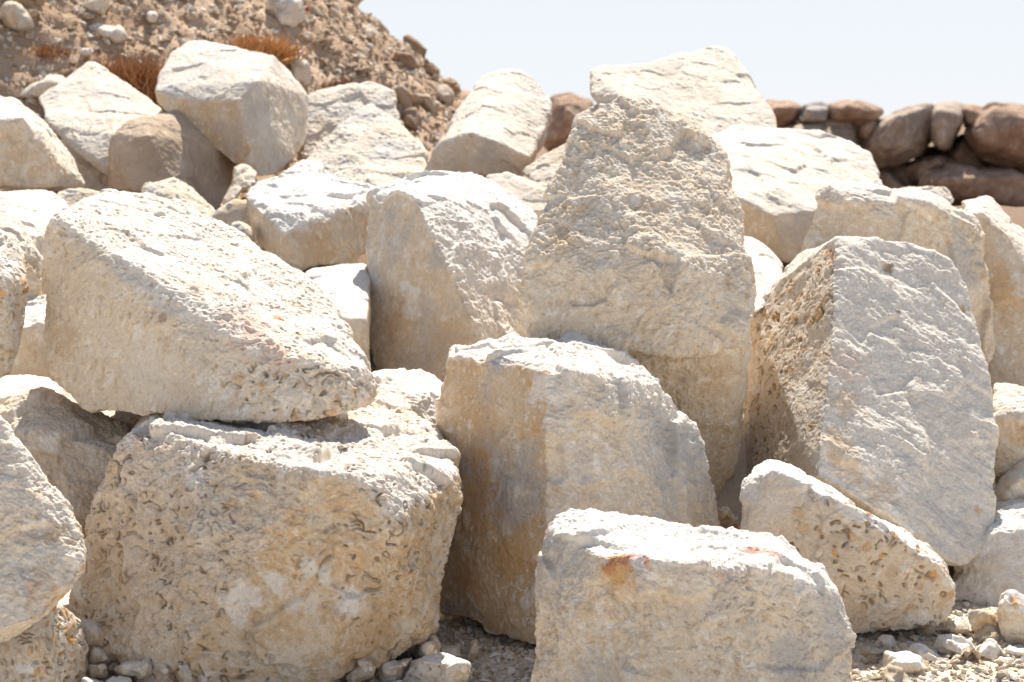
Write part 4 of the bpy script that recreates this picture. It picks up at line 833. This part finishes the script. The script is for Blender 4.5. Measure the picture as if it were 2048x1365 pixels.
mound_rock("dark clod overhanging the mound's skyline", [(778, 118), (790, 104), (820, 108), (838, 135), (825, 148), (795, 136)], dict(base=((0.25, 0.17, 0.12), (0.33, 0.23, 0.16), (0.42, 0.31, 0.22))))

def red_scrap():
    p, _n = on_mound(610, 24)
    bm = bmesh.new(); n = 9
    g = [[bm.verts.new((i / (n - 1) - 0.5, j / (n - 1) - 0.5, 0.25 * math.sin(i * 1.3 + j) * math.cos(j * 0.9 + i * 0.4))) for j in range(n)] for i in range(n)]
    for i in range(n - 1):
        for j in range(n - 1): bm.faces.new((g[i][j], g[i + 1][j], g[i + 1][j + 1], g[i][j + 1]))
    bmesh.ops.solidify(bm, geom=bm.faces[:], thickness=0.03)
    me = bpy.data.meshes.new("plastic_scrap"); bm.to_mesh(me); bm.free()
    m = bpy.data.materials.new("red plastic"); m.use_nodes = True; b = m.node_tree.nodes["Principled BSDF"]; b.inputs["Base Color"].default_value = (0.55, 0.03, 0.04, 1); b.inputs["Roughness"].default_value = 0.5
    o = link("plastic_scrap", me, m, p + Vector((0, -0.02, 0.01))); o.scale = (0.05, 0.05, 0.05); o.rotation_euler = (0.9, 0.1, 0.3)
    tag(o, "crumpled red scrap of plastic beside the white boulder on the mound", "litter")
red_scrap()

def shrub(label, u, v, w, h, n, cols, seed, lean=0.0):
    p, _n = on_mound(u, v); r = np.random.default_rng(seed); V, Fc, C = [], [], []
    for k in range(n):
        b = np.array([r.normal() * w * 0.34, r.normal() * w * 0.22, 0.0]); a = r.random() * 6.283; t = abs(r.normal()) * 0.7
        d = np.array([math.cos(a) * math.sin(t) + lean, math.sin(a) * math.sin(t), math.cos(t)]); L = h * (0.4 + 0.8 * r.random()); c = np.array(cols[int(r.integers(len(cols)))]) * (0.7 + 0.6 * r.random())
        side = np.cross(d, r.normal(size=3)); side /= np.linalg.norm(side); wd = 0.004 + 0.003 * r.random(); q = b.copy(); i0 = len(V)
        for s in range(4):
            f = wd * (1 - s / 3.4); V += [q - side * f, q + side * f]; C += [c, c]; d = d + r.normal(size=3) * 0.22 + np.array([0, 0, -0.14]); d /= np.linalg.norm(d); q = q + d * L / 3
        for s in range(3): Fc.append((i0 + 2 * s, i0 + 2 * s + 1, i0 + 2 * s + 3, i0 + 2 * s + 2))
    me = bpy.data.meshes.new("dry_shrub"); me.from_pydata([tuple(x) for x in V], [], Fc); me.update(); set_col(me, np.array(C))
    o = link("dry_shrub", me, M_EARTH, p - Vector((0, 0, 0.03))); tag(o, label, "dry shrub")
RU = [(0.42, 0.20, 0.09), (0.52, 0.27, 0.12), (0.33, 0.16, 0.09), (0.58, 0.36, 0.18)]
shrub("rust-brown dry shrub behind the tilted grey slab, left of the honey-fronted boulder", 268, 190, 0.40, 0.26, 2600, RU, 1)
shrub("bright orange dry grass tuft just above the honey-fronted boulder's top", 512, 112, 0.30, 0.17, 1800, [(0.62, 0.33, 0.13), (0.55, 0.27, 0.1), (0.66, 0.42, 0.2)], 2, 0.3)
shrub("dark red-brown twiggy shrub between the honey-fronted boulder and the mound's foot", 655, 178, 0.30, 0.10, 900, [(0.28, 0.14, 0.09), (0.36, 0.2, 0.13), (0.24, 0.12, 0.08)], 3, 0.4)
shrub("small sparse brown tuft on the mound in the upper left", 85, 100, 0.22, 0.07, 350, RU, 4)
